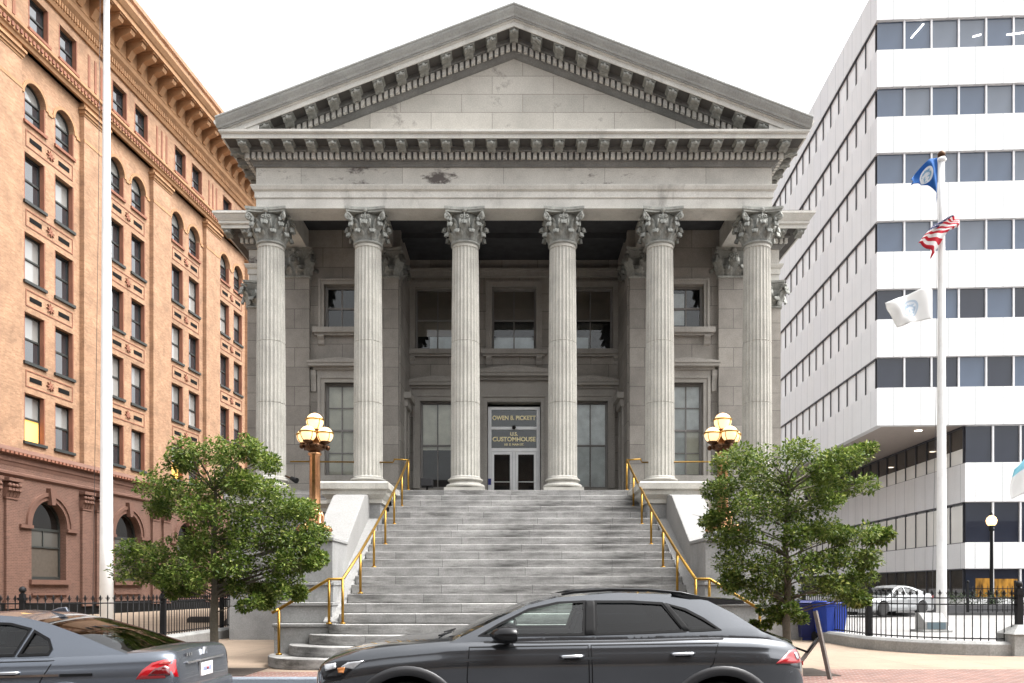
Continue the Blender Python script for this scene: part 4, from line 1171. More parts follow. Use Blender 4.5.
mb = MB(); mb.box(1.6, WX, 1.4, DY, SOF+0.2, TOP-0.5); mb.box(lx+1.2, WX, 1.6, DY, 0, SOF); mb.build('core', plain('dim_office_interior', (0.10,0.10,0.105), 0.9), ob)
mb = MB(); mb.box(WX-0.4, WX, 0.43, DY, 0, TOP); mb.box(lx+0.45, WX-0.4, DY-0.4, DY, 0, TOP); mb.build('rear_wall', white_panel, ob)
# front panes: every pane a window
def pane(x, z0, z1, g, w=PW_):
    mb = MB(); mb.box(x, x+w-0.09, 0.17, 0.2, z0+0.03, z1-0.03)
    p = mb.build('window', g, ob, loc=(x, 0.17, z0))
    mb = MB(); mb.box(x+w-0.09, x+w, 0.06, 0.26, z0+0.03, z1-0.03); mb.box(x-0.0, x+w, 0.08, 0.26, z0+0.001, z0+0.03); mb.box(x, x+w, 0.08, 0.26, z1-0.03, z1-0.001)
    mb.build('frame', mullion_mat, p, loc=(x, 0.17, z0))
    return p
for ri, (z0, z1) in enumerate(up_rows):
    g = office_glass if ri < 4 else office_glass2
    g2 = office_glass3 if ri < 4 else office_glass
    p0 = pane(0.09, z0, z1, g); pk = (ri*5) % 7 + 2; p1 = pane(0.09+PW_*pk, z0, z1, g2)
    for i in range(1, 13):
        if i == pk: continue
        if (i*7 + ri*3) % 5 < 2: dup(p1, ob, (PW_*(i-pk), 0, 0))
        else: dup(p0, ob, (PW_*i, 0, 0))
for ri, (z0, z1) in enumerate(lo_rows):
    z1 = min(z1, SOF-0.002)
    p0 = pane(lx+0.1, z0, z1, office_glass2)
    for i in range(1, 11): dup(p0, ob, (PW_*i, 0, 0))
# left face: a ribbon window per floor
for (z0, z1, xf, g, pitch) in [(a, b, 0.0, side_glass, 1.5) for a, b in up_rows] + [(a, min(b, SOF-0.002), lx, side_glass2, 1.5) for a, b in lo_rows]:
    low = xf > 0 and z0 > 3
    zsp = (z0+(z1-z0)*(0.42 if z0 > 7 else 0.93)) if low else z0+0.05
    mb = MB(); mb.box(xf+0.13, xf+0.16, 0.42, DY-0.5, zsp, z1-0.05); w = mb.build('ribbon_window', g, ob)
    if low:
        mb = MB(); mb.box(xf+0.125, xf+0.155, 0.42, DY-0.5, z0+0.05, zsp-0.002); mb.build('pale_infill', white_reflection, w)  # strip that carries the painted reflection below the dark glass
    mb = MB(); y = 0.42
    while y < DY-0.6:
        mb.box(xf+0.06, xf+0.2, y-0.018, y+0.018, z0+0.0, z1-0.05); y += pitch
    mb.box(xf+0.02, xf+0.2, 0.41, DY-0.5, z1-0.06, z1-0.001); mb.box(xf+0.10, xf+0.2, 0.41, DY-0.5, z0+0.001, z0+0.05); mb.build('frame', dark_line, w)
# strip lights seen through the top floor, soffit downlights, lit lobby
for (x, z, l, a) in ((1.9, up_rows[0][1]-0.95, 1.1, 1.0), (5.2, up_rows[0][1]-1.0, 0.7, 0.15), (7.0, up_rows[0][1]-0.95, 1.6, 0.12)):
    mb = MB(); mb.tube([(x, 0.16, z), (x+l*0.6, 0.16, z+a*0.75)], 0.035, 6); mb.build('strip_light', tube_light, ob)
for x, y in ((2.9, 1.6), (2.7, 9.0), (2.6, 16.0)):
    mb = MB(); mb.lathe([(0.2, SOF-0.02), (0.2, SOF-0.001)], (x, y, 0), 14); mb.build('downlight', emit('soffit_downlight', (1.0, 0.85, 0.65), 2.5) if 'soffit_downlight' not in MAT else MAT['soffit_downlight'], ob)
for (xa, xb, za, zb) in ((lx+0.62, lx+1.45, 0.95, 1.98), (lx+1.57, lx+2.85, 0.95, 1.95)):
    mb = MB(); mb.box(xa, xb, 0.155, 0.166, za, zb); mb.build('lit_lobby', warm_room, ob)
FRAME[0] = Matrix.Identity(4)
# ================================================================== ground, pavements, fences, poles
asphalt = plain('street_asphalt', (0.085,0.085,0.09), 0.85, 0, 0.4, 1.2, dirt=((0.03,0.03,0.03), 0.5, 0.7), bump=0.3)
concrete = masonry('pavement_concrete', (0.30,0.228,0.165), (0.27,0.205,0.15), (0.20,0.16,0.12), 1.5, 1.5, 0.012, 0.3, (0.28,0.22,0.17), 0.35, off=0.0, floor=True, bump=0.2)
lot_conc = masonry('parking_lot_concrete', (0.28,0.272,0.265), (0.25,0.243,0.237), (0.16,0.157,0.153), 4.0, 4.0, 0.015, 0.25, (0.35,0.33,0.32), 0.3, off=0.0, floor=True, bump=0.1)
brick_pave = masonry('red_brick_paving', (0.235,0.105,0.08), (0.15,0.062,0.048), (0.27,0.23,0.20), 0.21, 0.105, 0.012, 0.45, (0.30,0.23,0.20), 0.4, floor=True, bump=0.4)
kerb_mat = stone('granite_kerb', (0.20,0.225,0.26), 0.2, stain_amt=0.3, streak=False)
kerbwall_mat = stone('low_wall_granite', (0.32,0.32,0.31), 0.3, (0.10,0.10,0.095), 0.6, fine=22, streak=False, stain_scale=1.8)
ROAD = -0.22
def struct(mb, name, mat_):
    return tag(mb.build(name, mat_), kind='structure')
mb = MB(); mb.add([(-900, -500, ROAD-0.02), (900, -500, ROAD-0.02), (900, 1500, ROAD-0.02), (-900, 1500, ROAD-0.02)], [(0,1,2,3)]); struct(mb, 'ground', asphalt)
mb = MB(); mb.add([(-120, -2.2, ROAD), (120, -2.2, ROAD), (120, 13.0, ROAD), (-120, 13.0, ROAD)], [(0,1,2,3)]); struct(mb, 'road', asphalt)
mb = MB()
for i in range(-12, 13): mb.box(i*9.0-1.5, i*9.0+1.5, 5.9, 6.0, ROAD+0.004, ROAD+0.006)
struct(mb, 'lane_marking', white_paint)
# kerb with a bump-out in front of the right-hand tree
KB = [(-120, 13.2), (1.2, 13.2), (2.2, 12.2), (3.2, 11.2), (120, 11.2)]
mb = MB(); mb.sweep([(-0.18, ROAD-0.05), (0.0, ROAD-0.05), (0.0, -0.02), (-0.02, 0.002), (-0.18, 0.002)], KB); struct(mb, 'kerb', kerb_mat)
mb = MB(); mb.prism([(-120, 13.37), (1.13, 13.37), (3.13, 11.37), (120, 11.37), (120, 60), (-120, 60)], ROAD-0.05, 0.0, 'z'); struct(mb, 'pavement', concrete)
# brick strip along the kerb
mb = MB(); mb.prism([(-120, 13.385), (1.13, 13.385), (3.13, 11.385), (120, 11.385), (120, 14.6), (3.4, 14.6), (1.5, 14.15), (-120, 14.15)], 0.0005, 0.004, 'z'); struct(mb, 'brick_pavement', brick_pave)
mb = MB(); mb.box(-120, 120, -5.2, -2.2, ROAD-0.05, -0.02); struct(mb, 'far_pavement', concrete)
# parking lots behind the low walls
mb = MB(); mb.prism([(8.8, 64), (8.8, 19.6), (9.2, 18.6), (10.0, 17.9), (11.0, 17.75), (70, 17.75), (70, 64)], 0.002, 0.10, 'z')
struct(mb, 'parking_lot', lot_conc)
mb = MB(); mb.prism([(-8.8, 80), (-8.8, 19.6), (-9.2, 18.6), (-10.0, 17.9), (-11.0, 17.75), (-70, 17.75), (-70, 80)][::-1], 0.002, 0.06, 'z')
struct(mb, 'parking_court', concrete)
# tree pits
for x in (-5.13, 4.67):
    mb = MB(); mb.box(x-0.7, x+0.7, 13.45, 14.75, 0.0045, 0.012); struct(mb, 'tree_pit_soil', plain('dark_soil', (0.06,0.045,0.035), 0.95, 0, 0.4, 8, bump=0.5) if 'dark_soil' not in MAT else MAT['dark_soil'])

def lowwall(sx, label, xe, pier):
    w = empty('low_wall', (sx*9, 19, 0), label, 'low wall', 'low granite walls carrying the iron fences')
    ctr = [(sx*8.55, 28.2), (sx*8.55, 20.0)]
    for i in range(1, 9):
        a = PI/2*i/8; ctr.append((sx*(10.65 - 2.1*math.cos(a)), 20.0 - 2.25*math.sin(a)))
    ctr.append((sx*xe, 17.75))
    prof = [(-0.25, -0.02), (0.25, -0.02), (0.25, 0.22), (0.18, 0.28), (-0.18, 0.30), (-0.25, 0.24)]
    mb = MB()
    mb.sweep(prof if sx < 0 else [(-o, z) for o, z in prof], ctr)
    mb.build('coping', kerbwall_mat, w, bevel=0.01)
    if pier:
        mb = MB(); mb.box(10.62, 11.25, 17.4, 18.05, -0.02, 0.46)
        mb.add([(10.58, 17.36, 0.46), (11.29, 17.36, 0.46), (11.29, 18.09, 0.46), (10.58, 18.09, 0.46), (10.84, 17.63, 0.66), (11.03, 17.63, 0.66), (11.03, 17.82, 0.66), (10.84, 17.82, 0.66)],
               [(0,3,2,1),(4,5,6,7),(0,1,5,4),(1,2,6,5),(2,3,7,6),(3,0,4,7)])
        mb.build('pier', kerbwall_mat, w, bevel=0.012)
    return ctr
def fence(sx, ctr, label, ztop, posts, zb, big):
    f = empty('iron_fence', (sx*8.6, 20, 0.3), label, 'fence', 'iron fences on the low walls')
    # walk the line and drop a bar every 0.155 m
    def at(d):
        for a, b in zip(ctr[:-1], ctr[1:]):
            l = math.dist(a, b)
            if d <= l: return (a[0]+(b[0]-a[0])*d/l, a[1]+(b[1]-a[1])*d/l)
            d -= l
        return None
    L = sum(math.dist(a, b) for a, b in zip(ctr[:-1], ctr[1:]))
    posts = sorted(posts)
    for i, (d0, d1) in enumerate(zip(posts[:-1], posts[1:])):
        if d1 - d0 < 0.3: continue
        n = max(int(round((d1-d0)/0.158)), 1)
        mb = MB(); pts = []
        for k in range(1, n):
            p = at(d0 + (d1-d0)*k/n)
            if p is None: break
            tall = ztop if k % 2 else ztop - 0.0
            mb.tube([(p[0], p[1], zb), (p[0], p[1], tall-0.12)], 0.0115, 5)
            mb.lathe([(0.010, tall-0.14), (0.022, tall-0.125), (0.010, tall-0.11), (0.03, tall-0.075), (0.012, tall-0.02), (0.002, tall)], (p[0], p[1], 0), 6)
            for sg in (-1, 1):
                mb.tube([(p[0]+sg*0.0, p[1], tall-0.12), (p[0]+sg*0.04, p[1], tall-0.09), (p[0]+sg*0.045, p[1], tall-0.06)], 0.006, 4)
        mb.build('picket_panel', black_iron, f)
        mb = MB()
        m = max(int((d1-d0)/0.3), 1)
        line = [at(min(d0+(d1-d0)*k/m, L-1e-4)) for k in range(m+1)]
        for z in (zb+0.05, ztop-0.19) + ((ztop-0.33,) if big else ()):
            mb.tube([(p[0], p[1], z) for p in line], 0.016, 6)
        mb.build('rail', black_iron, f)
    for j, d in enumerate(posts):
        p = at(min(d, L-1e-4))
        mb = MB(); r = 0.05 if j < len(posts)-1 else 0.06
        mb.box(p[0]-r, p[0]+r, p[1]-r, p[1]+r, zb-0.06, ztop+0.02); mb.box(p[0]-r-0.02, p[0]+r+0.02, p[1]-r-0.02, p[1]+r+0.02, ztop-0.12, ztop-0.06)
        mb.lathe([(0.05, ztop+0.02), (0.03, ztop+0.05)], (p[0], p[1], 0), 10); mb.ball((p[0], p[1], ztop+0.11), 0.075, 12, 8)
        mb.build('post', black_iron, f, loc=(p[0], p[1], zb))
cr = lowwall(1, 'low granite wall curving round the bright parking lot by the blue bins, ending in a capped pier', 10.7, True)
cl = lowwall(-1, 'low granite wall curving beside the tan pavement by the brick building', 26.0, False)
def lens(c): return sum(math.dist(a, b) for a, b in zip(c[:-1], c[1:]))
LR, LL = lens(cr), lens(cl)
cr2 = cr[:-1] + [(10.93, 17.75)]
fence(1, cr2, 'black spear-topped iron fence on the low wall in front of the white parked car', 1.42, [0.1, 4.0, 8.4, lens(cr2)], 0.30, True)
fence(-1, cl, 'black spear-topped iron fence on the low wall in front of the brick building', 1.30, [1.1, 4.2, 8.2, 11.6, 15.4, 19.4, 23.2, LL], 0.30, False)

# flagpoles
def flagpole(X, Y, z0, z1, r0, r1, label, top=True):
    p = empty('flagpole', (X, Y, z0), label, 'flagpole', 'white flagpoles')
    mb = MB(); n = 8
    mb.lathe([(r0+(r1-r0)*(i/n)**1.1, z0+(z1-z0)*i/n) for i in range(n+1)], (X, Y, 0), 24); mb.build('pole', white_paint, p)
    mb = MB(); mb.lathe([(r0*1.9, z0), (r0*1.9, z0+0.05), (r0*1.3, z0+0.14), (r0*1.02, z0+0.18)], (X, Y, 0), 24); mb.build('collar', white_paint, p)
    mb = MB(); mb.lathe([(r1*1.2, z1), (r1*1.7, z1+0.06), (r1*1.2, z1+0.14)], (X, Y, 0), 16); mb.build('truck', white_paint, p)
    mb = MB(); mb.ball((X, Y, z1+0.14+r1*1.1), r1*1.35, 14, 10); mb.build('finial', bronze, p)
    mb = MB(); mb.tube([(X-r0-0.16, Y-0.05, z0+1.2), (X-0.2, Y-0.05, z0+(z1-z0)*0.5), (X-r1-0.06, Y-0.05, z1)], 0.007, 4); mb.build('halyard', dark_line, p)
    return p
PRX, PRY = PX(941.5, 26.0), 26.0
flagpole(PRX, PRY, 0.1, 14.95, 0.155, 0.09, 'white flagpole flying three flags in front of the white office building')
PLX, PLY = PX(106.5, 22.0), 22.0
flagpole(PLX, PLY, 0.06, 21.5, 0.178, 0.045, 'tall white flagpole in front of the brick building, running past the photo top')
PEX = PX(1045, 26.0)
flagpole(PEX, 26.0, 0.1, 7.5, 0.11, 0.07, 'white flagpole at the right edge, carrying a white flag with a pale blue corner')

def flag_mat(name, build):
    m, nt, b = newmat(name); b.inputs['Roughness'].default_value = 0.8
    uv = nt.nodes.new('ShaderNodeUVMap'); sp = nt.nodes.new('ShaderNodeSeparateXYZ'); nt.links.new(uv.outputs[0], sp.inputs[0])
    col = build(nt, sp.outputs[0], sp.outputs[1]); nt.links.new(col, b.inputs['Base Color'])
    tl = nt.nodes.new('ShaderNodeBsdfTranslucent'); nt.links.new(col, tl.inputs[0])
    mx = nt.nodes.new('ShaderNodeMixShader'); mx.inputs[0].default_value = 0.4
    out = nt.nodes['Material Output']
    nt.links.new(b.outputs[0], mx.inputs[1]); nt.links.new(tl.outputs[0], mx.inputs[2]); nt.links.new(mx.outputs[0], out.inputs[0])
    return m
def _m(nt, op, a, b=None, c=None):
    n = nt.nodes.new('ShaderNodeMath'); n.operation = op
    for i, q in enumerate((a, b, c)):
        if q is None: continue
        if hasattr(q, 'is_output'): nt.links.new(q, n.inputs[i])
        else: n.inputs[i].default_value = q
    return n.outputs[0]
def us(nt, u, v):
    st = _m(nt, 'LESS_THAN', _m(nt, 'FRACT', _m(nt, 'MULTIPLY', v, 6.5)), 0.5)
    col = _mix(nt, 'MIX', st, (0.80,0.79,0.78), (0.55,0.02,0.04))
    can = _m(nt, 'MULTIPLY', _m(nt, 'LESS_THAN', u, 0.4), _m(nt, 'GREATER_THAN', v, 0.46))
    fx = _m(nt, 'SUBTRACT', _m(nt, 'FRACT', _m(nt, 'MULTIPLY', u, 15)), 0.5); fy = _m(nt, 'SUBTRACT', _m(nt, 'FRACT', _m(nt, 'MULTIPLY', v, 9.3)), 0.5)
    star = _m(nt, 'LESS_THAN', _m(nt, 'ADD', _m(nt, 'MULTIPLY', fx, fx), _m(nt, 'MULTIPLY', fy, fy)), 0.06)
    cc = _mix(nt, 'MIX', star, (0.02,0.03,0.14), (0.8,0.8,0.8))
    return _mix(nt, 'MIX', can, col, cc)
def seal(field, ring_c, inner, r=0.26):
    def f(nt, u, v):
        x = _m(nt, 'MULTIPLY', _m(nt, 'SUBTRACT', u, 0.5), 1.5); y = _m(nt, 'SUBTRACT', v, 0.5)
        d = _m(nt, 'SQRT', _m(nt, 'ADD', _m(nt, 'MULTIPLY', x, x), _m(nt, 'MULTIPLY', y, y)))
        col = _mix(nt, 'MIX', _m(nt, 'LESS_THAN', d, r), field, ring_c)
        col2 = _mix(nt, 'MIX', _m(nt, 'LESS_THAN', d, r*0.8), col, inner[0])
        tc = nt.nodes.new('ShaderNodeCombineXYZ'); nt.links.new(u, tc.inputs[0]); nt.links.new(v, tc.inputs[1])
        n = _noise(nt, tc.outputs[0], 9, 3, 0.6, 0.5, 0.54)
        return _mix(nt, 'MIX', _m(nt, 'MULTIPLY', _m(nt, 'LESS_THAN', d, r*0.72), n), col2, inner[1])
    return f
flag_blue = flag_mat('blue_flag_cloth', seal((0.02,0.13,0.40), (0.75,0.76,0.76), ((0.74,0.75,0.75), (0.25,0.42,0.55))))
flag_us = flag_mat('striped_flag_cloth', us)
flag_white = flag_mat('white_flag_cloth', seal((0.80,0.80,0.79), (0.50,0.58,0.66), ((0.72,0.74,0.76), (0.42,0.52,0.62)), 0.3))
def corner(nt, u, v):
    return _mix(nt, 'MIX', _m(nt, 'MULTIPLY', _m(nt, 'GREATER_THAN', u, 0.62), _m(nt, 'GREATER_THAN', v, 0.72)), (0.8,0.8,0.79), (0.30,0.62,0.72))
flag_pale = flag_mat('white_cyan_flag_cloth', corner)
def flag(ctrl, Y, mat_, label, nu=28, nv=16, seed=1, amp=0.12, cat='flag'):
    """ctrl: four rows (top to bottom) of pixel points from hoist to fly at depth Y; ripples run in depth"""
    def bez(row, t):
        n = len(row)-1; s = t*n; i = min(int(s), n-1); q = s-i
        p0 = row[max(i-1, 0)]; p1 = row[i]; p2 = row[i+1]; p3 = row[min(i+2, n)]
        return tuple(0.5*((2*p1[k]) + (-p0[k]+p2[k])*q + (2*p0[k]-5*p1[k]+4*p2[k]-p3[k])*q*q + (-p0[k]+3*p1[k]-3*p2[k]+p3[k])*q**3) for k in (0, 1))
    vs = []; uv = []
    for j in range(nv+1):
        v = j/nv; s = v*(len(ctrl)-1); i = min(int(s), len(ctrl)-2); q = s-i
        for k in range(nu+1):
            u = k/nu
            a = bez(ctrl[i], u); b = bez(ctrl[i+1], u)
            x = a[0]+(b[0]-a[0])*q; y = a[1]+(b[1]-a[1])*q
            yy = Y - 0.2 + amp*math.sin(u*9 + v*2.2 + seed)*min(u*3, 1) + amp*0.5*math.sin(u*17 - v*5 + seed*2)*u
            vs.append((PX(x, Y), yy, PZ(y, Y))); uv.append((u, 1-v))
    w = nu+1
    fs = [(j*w+k, (j+1)*w+k, (j+1)*w+k+1, j*w+k+1) for j in range(nv) for k in range(nu)]
    mb = MB(); mb.add(vs, fs, 0, True)
    c = vs[0]
    o = mb.build('flag', mat_, None, loc=c, fix=False)
    me = o.data; ul = me.uv_layers.new(name='UVMap')
    for lp in me.loops: ul.data[lp.index].uv = uv[lp.vertex_index]
    sd = o.modifiers.new('cloth', 'SOLIDIFY'); sd.thickness = 0.006
    return tag(o, label, cat, 'flags on the flagpoles')
flag([[(934,161),(928,162),(921,167),(914,175),(907,184)], [(934,172),(929,170),(923,173),(915,180),(907,187)], [(934,182),(930,181),(924,184),(915,187),(907,188)], [(933,206),(932,196),(926,187),(916,188),(908,188)]], PRY, flag_blue, 'dark blue flag with a white seal, uppermost on the right flagpole', seed=1)
flag([[(935,226),(945,220),(952,220),(955,222),(955,228)], [(930,228),(936,226),(944,224),(951,226),(954,230)], [(921,238),(926,236),(932,234),(938,235),(944,234)], [(915,246),(918,246),(924,250),(927,256),(928,261)]], PRY, flag_us, 'red and white striped flag curling round the right flagpole', seed=2.2, amp=0.1)
flag([[(928,288),(918,291),(906,296),(893,301),(881,306)], [(928,300),(918,302),(907,306),(896,310),(884,310)], [(928,311),(918,313),(908,316),(898,318),(889,315)], [(928,321),(920,322),(910,324),(902,327),(895,329)]], PRY, flag_white, 'white flag with a grey-blue seal, lowest on the right flagpole', seed=3.1, amp=0.09)
flag([[(1044,462),(1035,456),(1026,455),(1018,462),(1011,470)], [(1044,474),(1035,468),(1026,467),(1017,473),(1008,480)], [(1044,486),(1035,481),(1026,479),(1016,484),(1007,490)], [(1044,498),(1035,494),(1026,493),(1016,496),(1009,500)]], 26.0, flag_pale, 'white flag with a pale blue corner at the right edge of the photo', seed=4, amp=0.06)
flag([[(108,-45),(113,-44),(120,-42),(127,-36),(132,-30)], [(108,-28),(112,-26),(118,-22),(123,-18),(127,-12)], [(108,-14),(111,-12),(115,-9),(119,-7),(122,-4)], [(108,-6),(110,-2),(113,1),(116,3),(118,4)]], PLY, flag_us, 'red striped flag whose lowest tip hangs beside the left flagpole at the top edge', seed=5, amp=0.06)

# monument at the foot of the right flagpole
mo_ = empty('stone_marker', (PX(933, 25.2), 25.3, 0.1), 'low grey stone marker with a dark plaque at the foot of the right flagpole', 'marker')
X = PX(933, 25.2)
mb = MB(); mb.prism([(25.0, 0.1), (25.0, 0.42), (25.35, 0.68), (25.6, 0.68), (25.6, 0.1)], X-0.36, X+0.36, 'x'); mb.box(X-0.45, X+0.45, 24.9, 25.7, 0.09, 0.17); mb.build('block', kerbwall_mat, mo_, bevel=0.012)
mb = MB(); mb.add([(X-0.28, 24.995, 0.2), (X+0.28, 24.995, 0.2), (X+0.28, 24.995, 0.40), (X-0.28, 24.995, 0.40), (X-0.28, 24.985, 0.2), (X+0.28, 24.985, 0.2), (X+0.28, 24.985, 0.40), (X-0.28, 24.985, 0.40)], [(0,1,2,3),(4,7,6,5),(0,4,5,1),(1,5,6,2),(2,6,7,3),(3,7,4,0)]); mb.build('plaque', plain('slate_plaque', (0.10,0.14,0.16), 0.4), mo_)

# wheel stops on the left court
for (xa, xb, py, Y, lab) in ((188, 212, 622, 33.0, 'dark rusty wheel stop on the court behind the left fence, nearer the flagpole'), (225, 240, 623, 31.0, 'dark rusty wheel stop on the court behind the left fence, next to the grey basement')):
    mb = MB(); a, b = PX(xa, Y), PX(xb, Y); mb.prism([(a, 0.06), (b, 0.06), (b, 0.2), (b-0.08, 0.3), (a+0.08, 0.3), (a, 0.2)], Y-0.12, Y+0.12, 'y')
    tag(mb.build('wheel_stop', plain('rusty_wheel_stop', (0.035,0.028,0.024), 0.8, 0, 0.4) if 'rusty_wheel_stop' not in MAT else MAT['rusty_wheel_stop'], None, loc=((a+b)/2, Y, 0.06), bevel=0.02), lab, 'wheel stop', 'wheel stops on the left court')

# street lamps by the office
sl_globe = emit('lit_street_globe', (1.0, 0.62, 0.28), 0.75)
def streetlamp(px, label):
    Y = 43.0; X = PX(px, Y); z0 = 0.55; zt = 4.72
    s = empty('street_lamp', (X, Y, z0), label, 'street lamp', 'black street lamps by the office')
    mb = MB(); mb.lathe([(0.2, z0), (0.2, z0+0.3), (0.12, z0+0.5), (0.09, z0+0.9), (0.075, zt-0.3), (0.14, zt-0.25), (0.1, zt-0.12), (0.17, zt)], (X, Y, 0), 16); mb.build('post', black_iron, s)
    mb = MB(); mb.lathe([(0.16, zt+0.0), (0.24, zt+0.12), (0.27, zt+0.27), (0.22, zt+0.42), (0.1, zt+0.52), (0.03, zt+0.58)], (X, Y, 0), 18); mb.build('globe', sl_globe, s)
    mb = MB(); mb.lathe([(0.10, zt+0.52), (0.05, zt+0.6), (0.06, zt+0.64), (0.005, zt+0.74)], (X, Y, 0), 12); mb.build('cap', black_iron, s)
streetlamp(991.5, 'black street lamp with a glowing globe in front of the dark office windows')
Y = 43.0; X = PX(871.5, Y)
sp_ = empty('sign_post', (X, Y, 0.1), 'plain dark post in the lot, half hidden by the crown of the right-hand tree', 'post')
mb = MB(); mb.tube([(X, Y, 0.1), (X, Y, 3.9)], 0.09, 12); mb.lathe([(0.16, 0.1), (0.16, 0.2), (0.1, 0.3)], (X, Y, 0), 14); mb.build('shaft', black_iron, sp_)
mb = MB(); mb.ball((X, Y, 3.95), 0.11, 10, 8); mb.build('cap', black_iron, sp_)

# planter bed, hedge and dark kerb of the lot
bed = empty('planter_bed', (PX(985, 42), 42.4, 0.1), 'long raised planter with a dark clipped hedge below the office windows', 'planter')
mb = MB(); mb.box(PX(945, 42), 34, 41.6, 43.8, 0.1, 0.56); mb.build('planter_wall', plain('dark_planter_wall', (0.10,0.10,0.105), 0.8), bed)
def leaf_mat(name, c, c2, trans=0.25, rough=0.4):
    m, nt, b = newmat(name)
    gi = nt.nodes.new('ShaderNodeNewGeometry')
    col = _mix(nt, 'MIX', gi.outputs['Random Per Island'], c, c2)
    nt.links.new(col, b.inputs['Base Color']); b.inputs['Roughness'].default_value = rough; b.inputs['Specular IOR Level'].default_value = 0.25
    tl = nt.nodes.new('ShaderNodeBsdfTranslucent'); nt.links.new(col, tl.inputs[0])
    mx = nt.nodes.new('ShaderNodeMixShader'); mx.inputs[0].default_value = trans
    out = nt.nodes['Material Output']; nt.links.new(b.outputs[0], mx.inputs[1]); nt.links.new(tl.outputs[0], mx.inputs[2]); nt.links.new(mx.outputs[0], out.inputs[0])
    return m
leaf_green = leaf_mat('holly_leaf', (0.034,0.074,0.010), (0.160,0.215,0.038), 0.33, 0.42)
leaf_light = leaf_mat('young_leaf', (0.20,0.26,0.05), (0.36,0.38,0.12), 0.4)
leaf_hedge = leaf_mat('hedge_leaf', (0.018,0.035,0.014), (0.05,0.075,0.025), 0.15)
def leaves(mb, centers, n, size, r, mi=0, flat=0.75, light=0.0):
    for _ in range(n):
        cx, cy, cz, rr = r.choice(centers)
        while True:
            p = Vector((r.uniform(-1,1), r.uniform(-1,1), r.uniform(-1,1)))
            if p.length < 1: break
        p *= rr; p.z *= flat
        c = Vector((cx, cy, cz)) + p
        d = Vector((r.gauss(0,1), r.gauss(0,1), r.gauss(0,0.6))).normalized()
        if p.length > 0.01: d = (d + p.normalized()*0.8).normalized()
        up = Vector((r.gauss(0,0.5), r.gauss(0,0.5), 1)).normalized()
        s = d.cross(up)
        if s.length < 1e-3: continue
        s.normalize(); nn = s.cross(d)
        L = size*r.uniform(0.7, 1.3); W = L*r.uniform(0.42, 0.58)
        a = c; b = c + d*L*0.5 + s*W*0.5 + nn*L*0.05; e = c + d*L + nn*L*r.uniform(-0.12, 0.05); f = c + d*L*0.5 - s*W*0.5 + nn*L*0.05
        m = c + d*L*0.5 - nn*L*0.03
        k = 1 if r.random() < light else mi
        mb.add([a, b, e, f, m], [(0,1,4),(1,2,4),(2,3,4),(3,0,4)], k, False)
r = random.Random(11)
mb = MB(); cs = [(PX(945, 42)+0.4+0.35*i, 42.5+r.uniform(-0.4,0.5), 0.85+r.uniform(-0.1,0.15), 0.45) for i in range(40)]
leaves(mb, cs, 3600, 0.12, r); mb.build('hedge', leaf_hedge, bed, fix=False)
mb = MB(); mb.box(14.0, 34, 40.5, 40.7, 0.1, 0.24); struct(mb, 'lot_kerb', plain('dark_lot_kerb', (0.06,0.06,0.06), 0.8))
# rear railing near the planter
rf = empty('lot_railing', (24, 41.2, 0.1), 'thin black railing in front of the office planter', 'railing')
mb = MB()
for i in range(34): mb.tube([(22.8+0.25*i, 41.2, 0.1), (22.8+0.25*i, 41.2, 1.55)], 0.014, 4)
mb.build('bars', black_iron, rf)
mb = MB(); mb.tube([(22.8, 41.2, 1.42), (31.2, 41.2, 1.42)], 0.02, 5); mb.tube([(22.8, 41.2, 0.35), (31.2, 41.2, 0.35)], 0.02, 5); mb.build('rail', black_iron, rf)
for x in (22.8, 25.2, 27.8, 31.2):
    mb = MB(); mb.box(x-0.05, x+0.05, 41.15, 41.25, 0.1, 1.7); mb.ball((x, 41.2, 1.76), 0.08, 8, 6); mb.build('post', black_iron, rf)

# blue wheeled bins
bin_blue = plain('blue_bin_plastic', (0.008,0.040,0.31), 0.45, 0, 0.15); bin_navy = plain('navy_bin_plastic', (0.006,0.012,0.09), 0.5, 0, 0.15)
def wbin(px, Y, m, label, rz=0.0):
    X = PX(px, Y); b = empty('wheeled_bin', (X, Y, 0), label, 'bin', 'wheeled bins by the low wall', rz=rz)
    FRAME[0] = WM[b.name].copy()
    mb = MB()
    def ring(z, w, d): return [(-w, -d, z), (w, -d, z), (w, d, z), (-w, d, z)]
    vs = ring(0.08, 0.24, 0.27) + ring(0.5, 0.275, 0.32) + ring(0.96, 0.31, 0.36) + ring(0.965, 0.335, 0.385) + ring(1.02, 0.335, 0.385)
    fs = [(0,3,2,1)] + [(4*k+i, 4*k+(i+1)%4, 4*k+4+(i+1)%4, 4*k+4+i) for k in range(4) for i in range(4)] + [(16,17,18,19)]
    mb.add(vs, fs); mb.build('body', m, b, bevel=0.03)
    mb = MB(); mb.prism([(-0.40, 1.022), (0.38, 1.022), (0.40, 1.06), (0.2, 1.10), (-0.3, 1.09), (-0.42, 1.05)], -0.34, 0.34, 'x'); mb.build('lid', m, b, bevel=0.015)
    mb = MB(); mb.tube([(-0.25, 0.42, 1.0), (0.25, 0.42, 1.0)], 0.018, 8); mb.box(-0.26, -0.22, 0.36, 0.42, 0.98, 1.02); mb.box(0.22, 0.26, 0.36, 0.42, 0.98, 1.02); mb.build('handle', m, b)
    for sg in (-1, 1):
        mb = MB(); mb.tube([(sg*0.26, 0.3, 0.13), (sg*0.31, 0.3, 0.13)], 0.13, 16); mb.build('wheel', black_iron, b)
    mb = MB(); mb.box(-0.2, 0.2, -0.26, -0.2, 0.0, 0.08); mb.build('foot', m, b)
    FRAME[0] = Matrix.Identity(4)
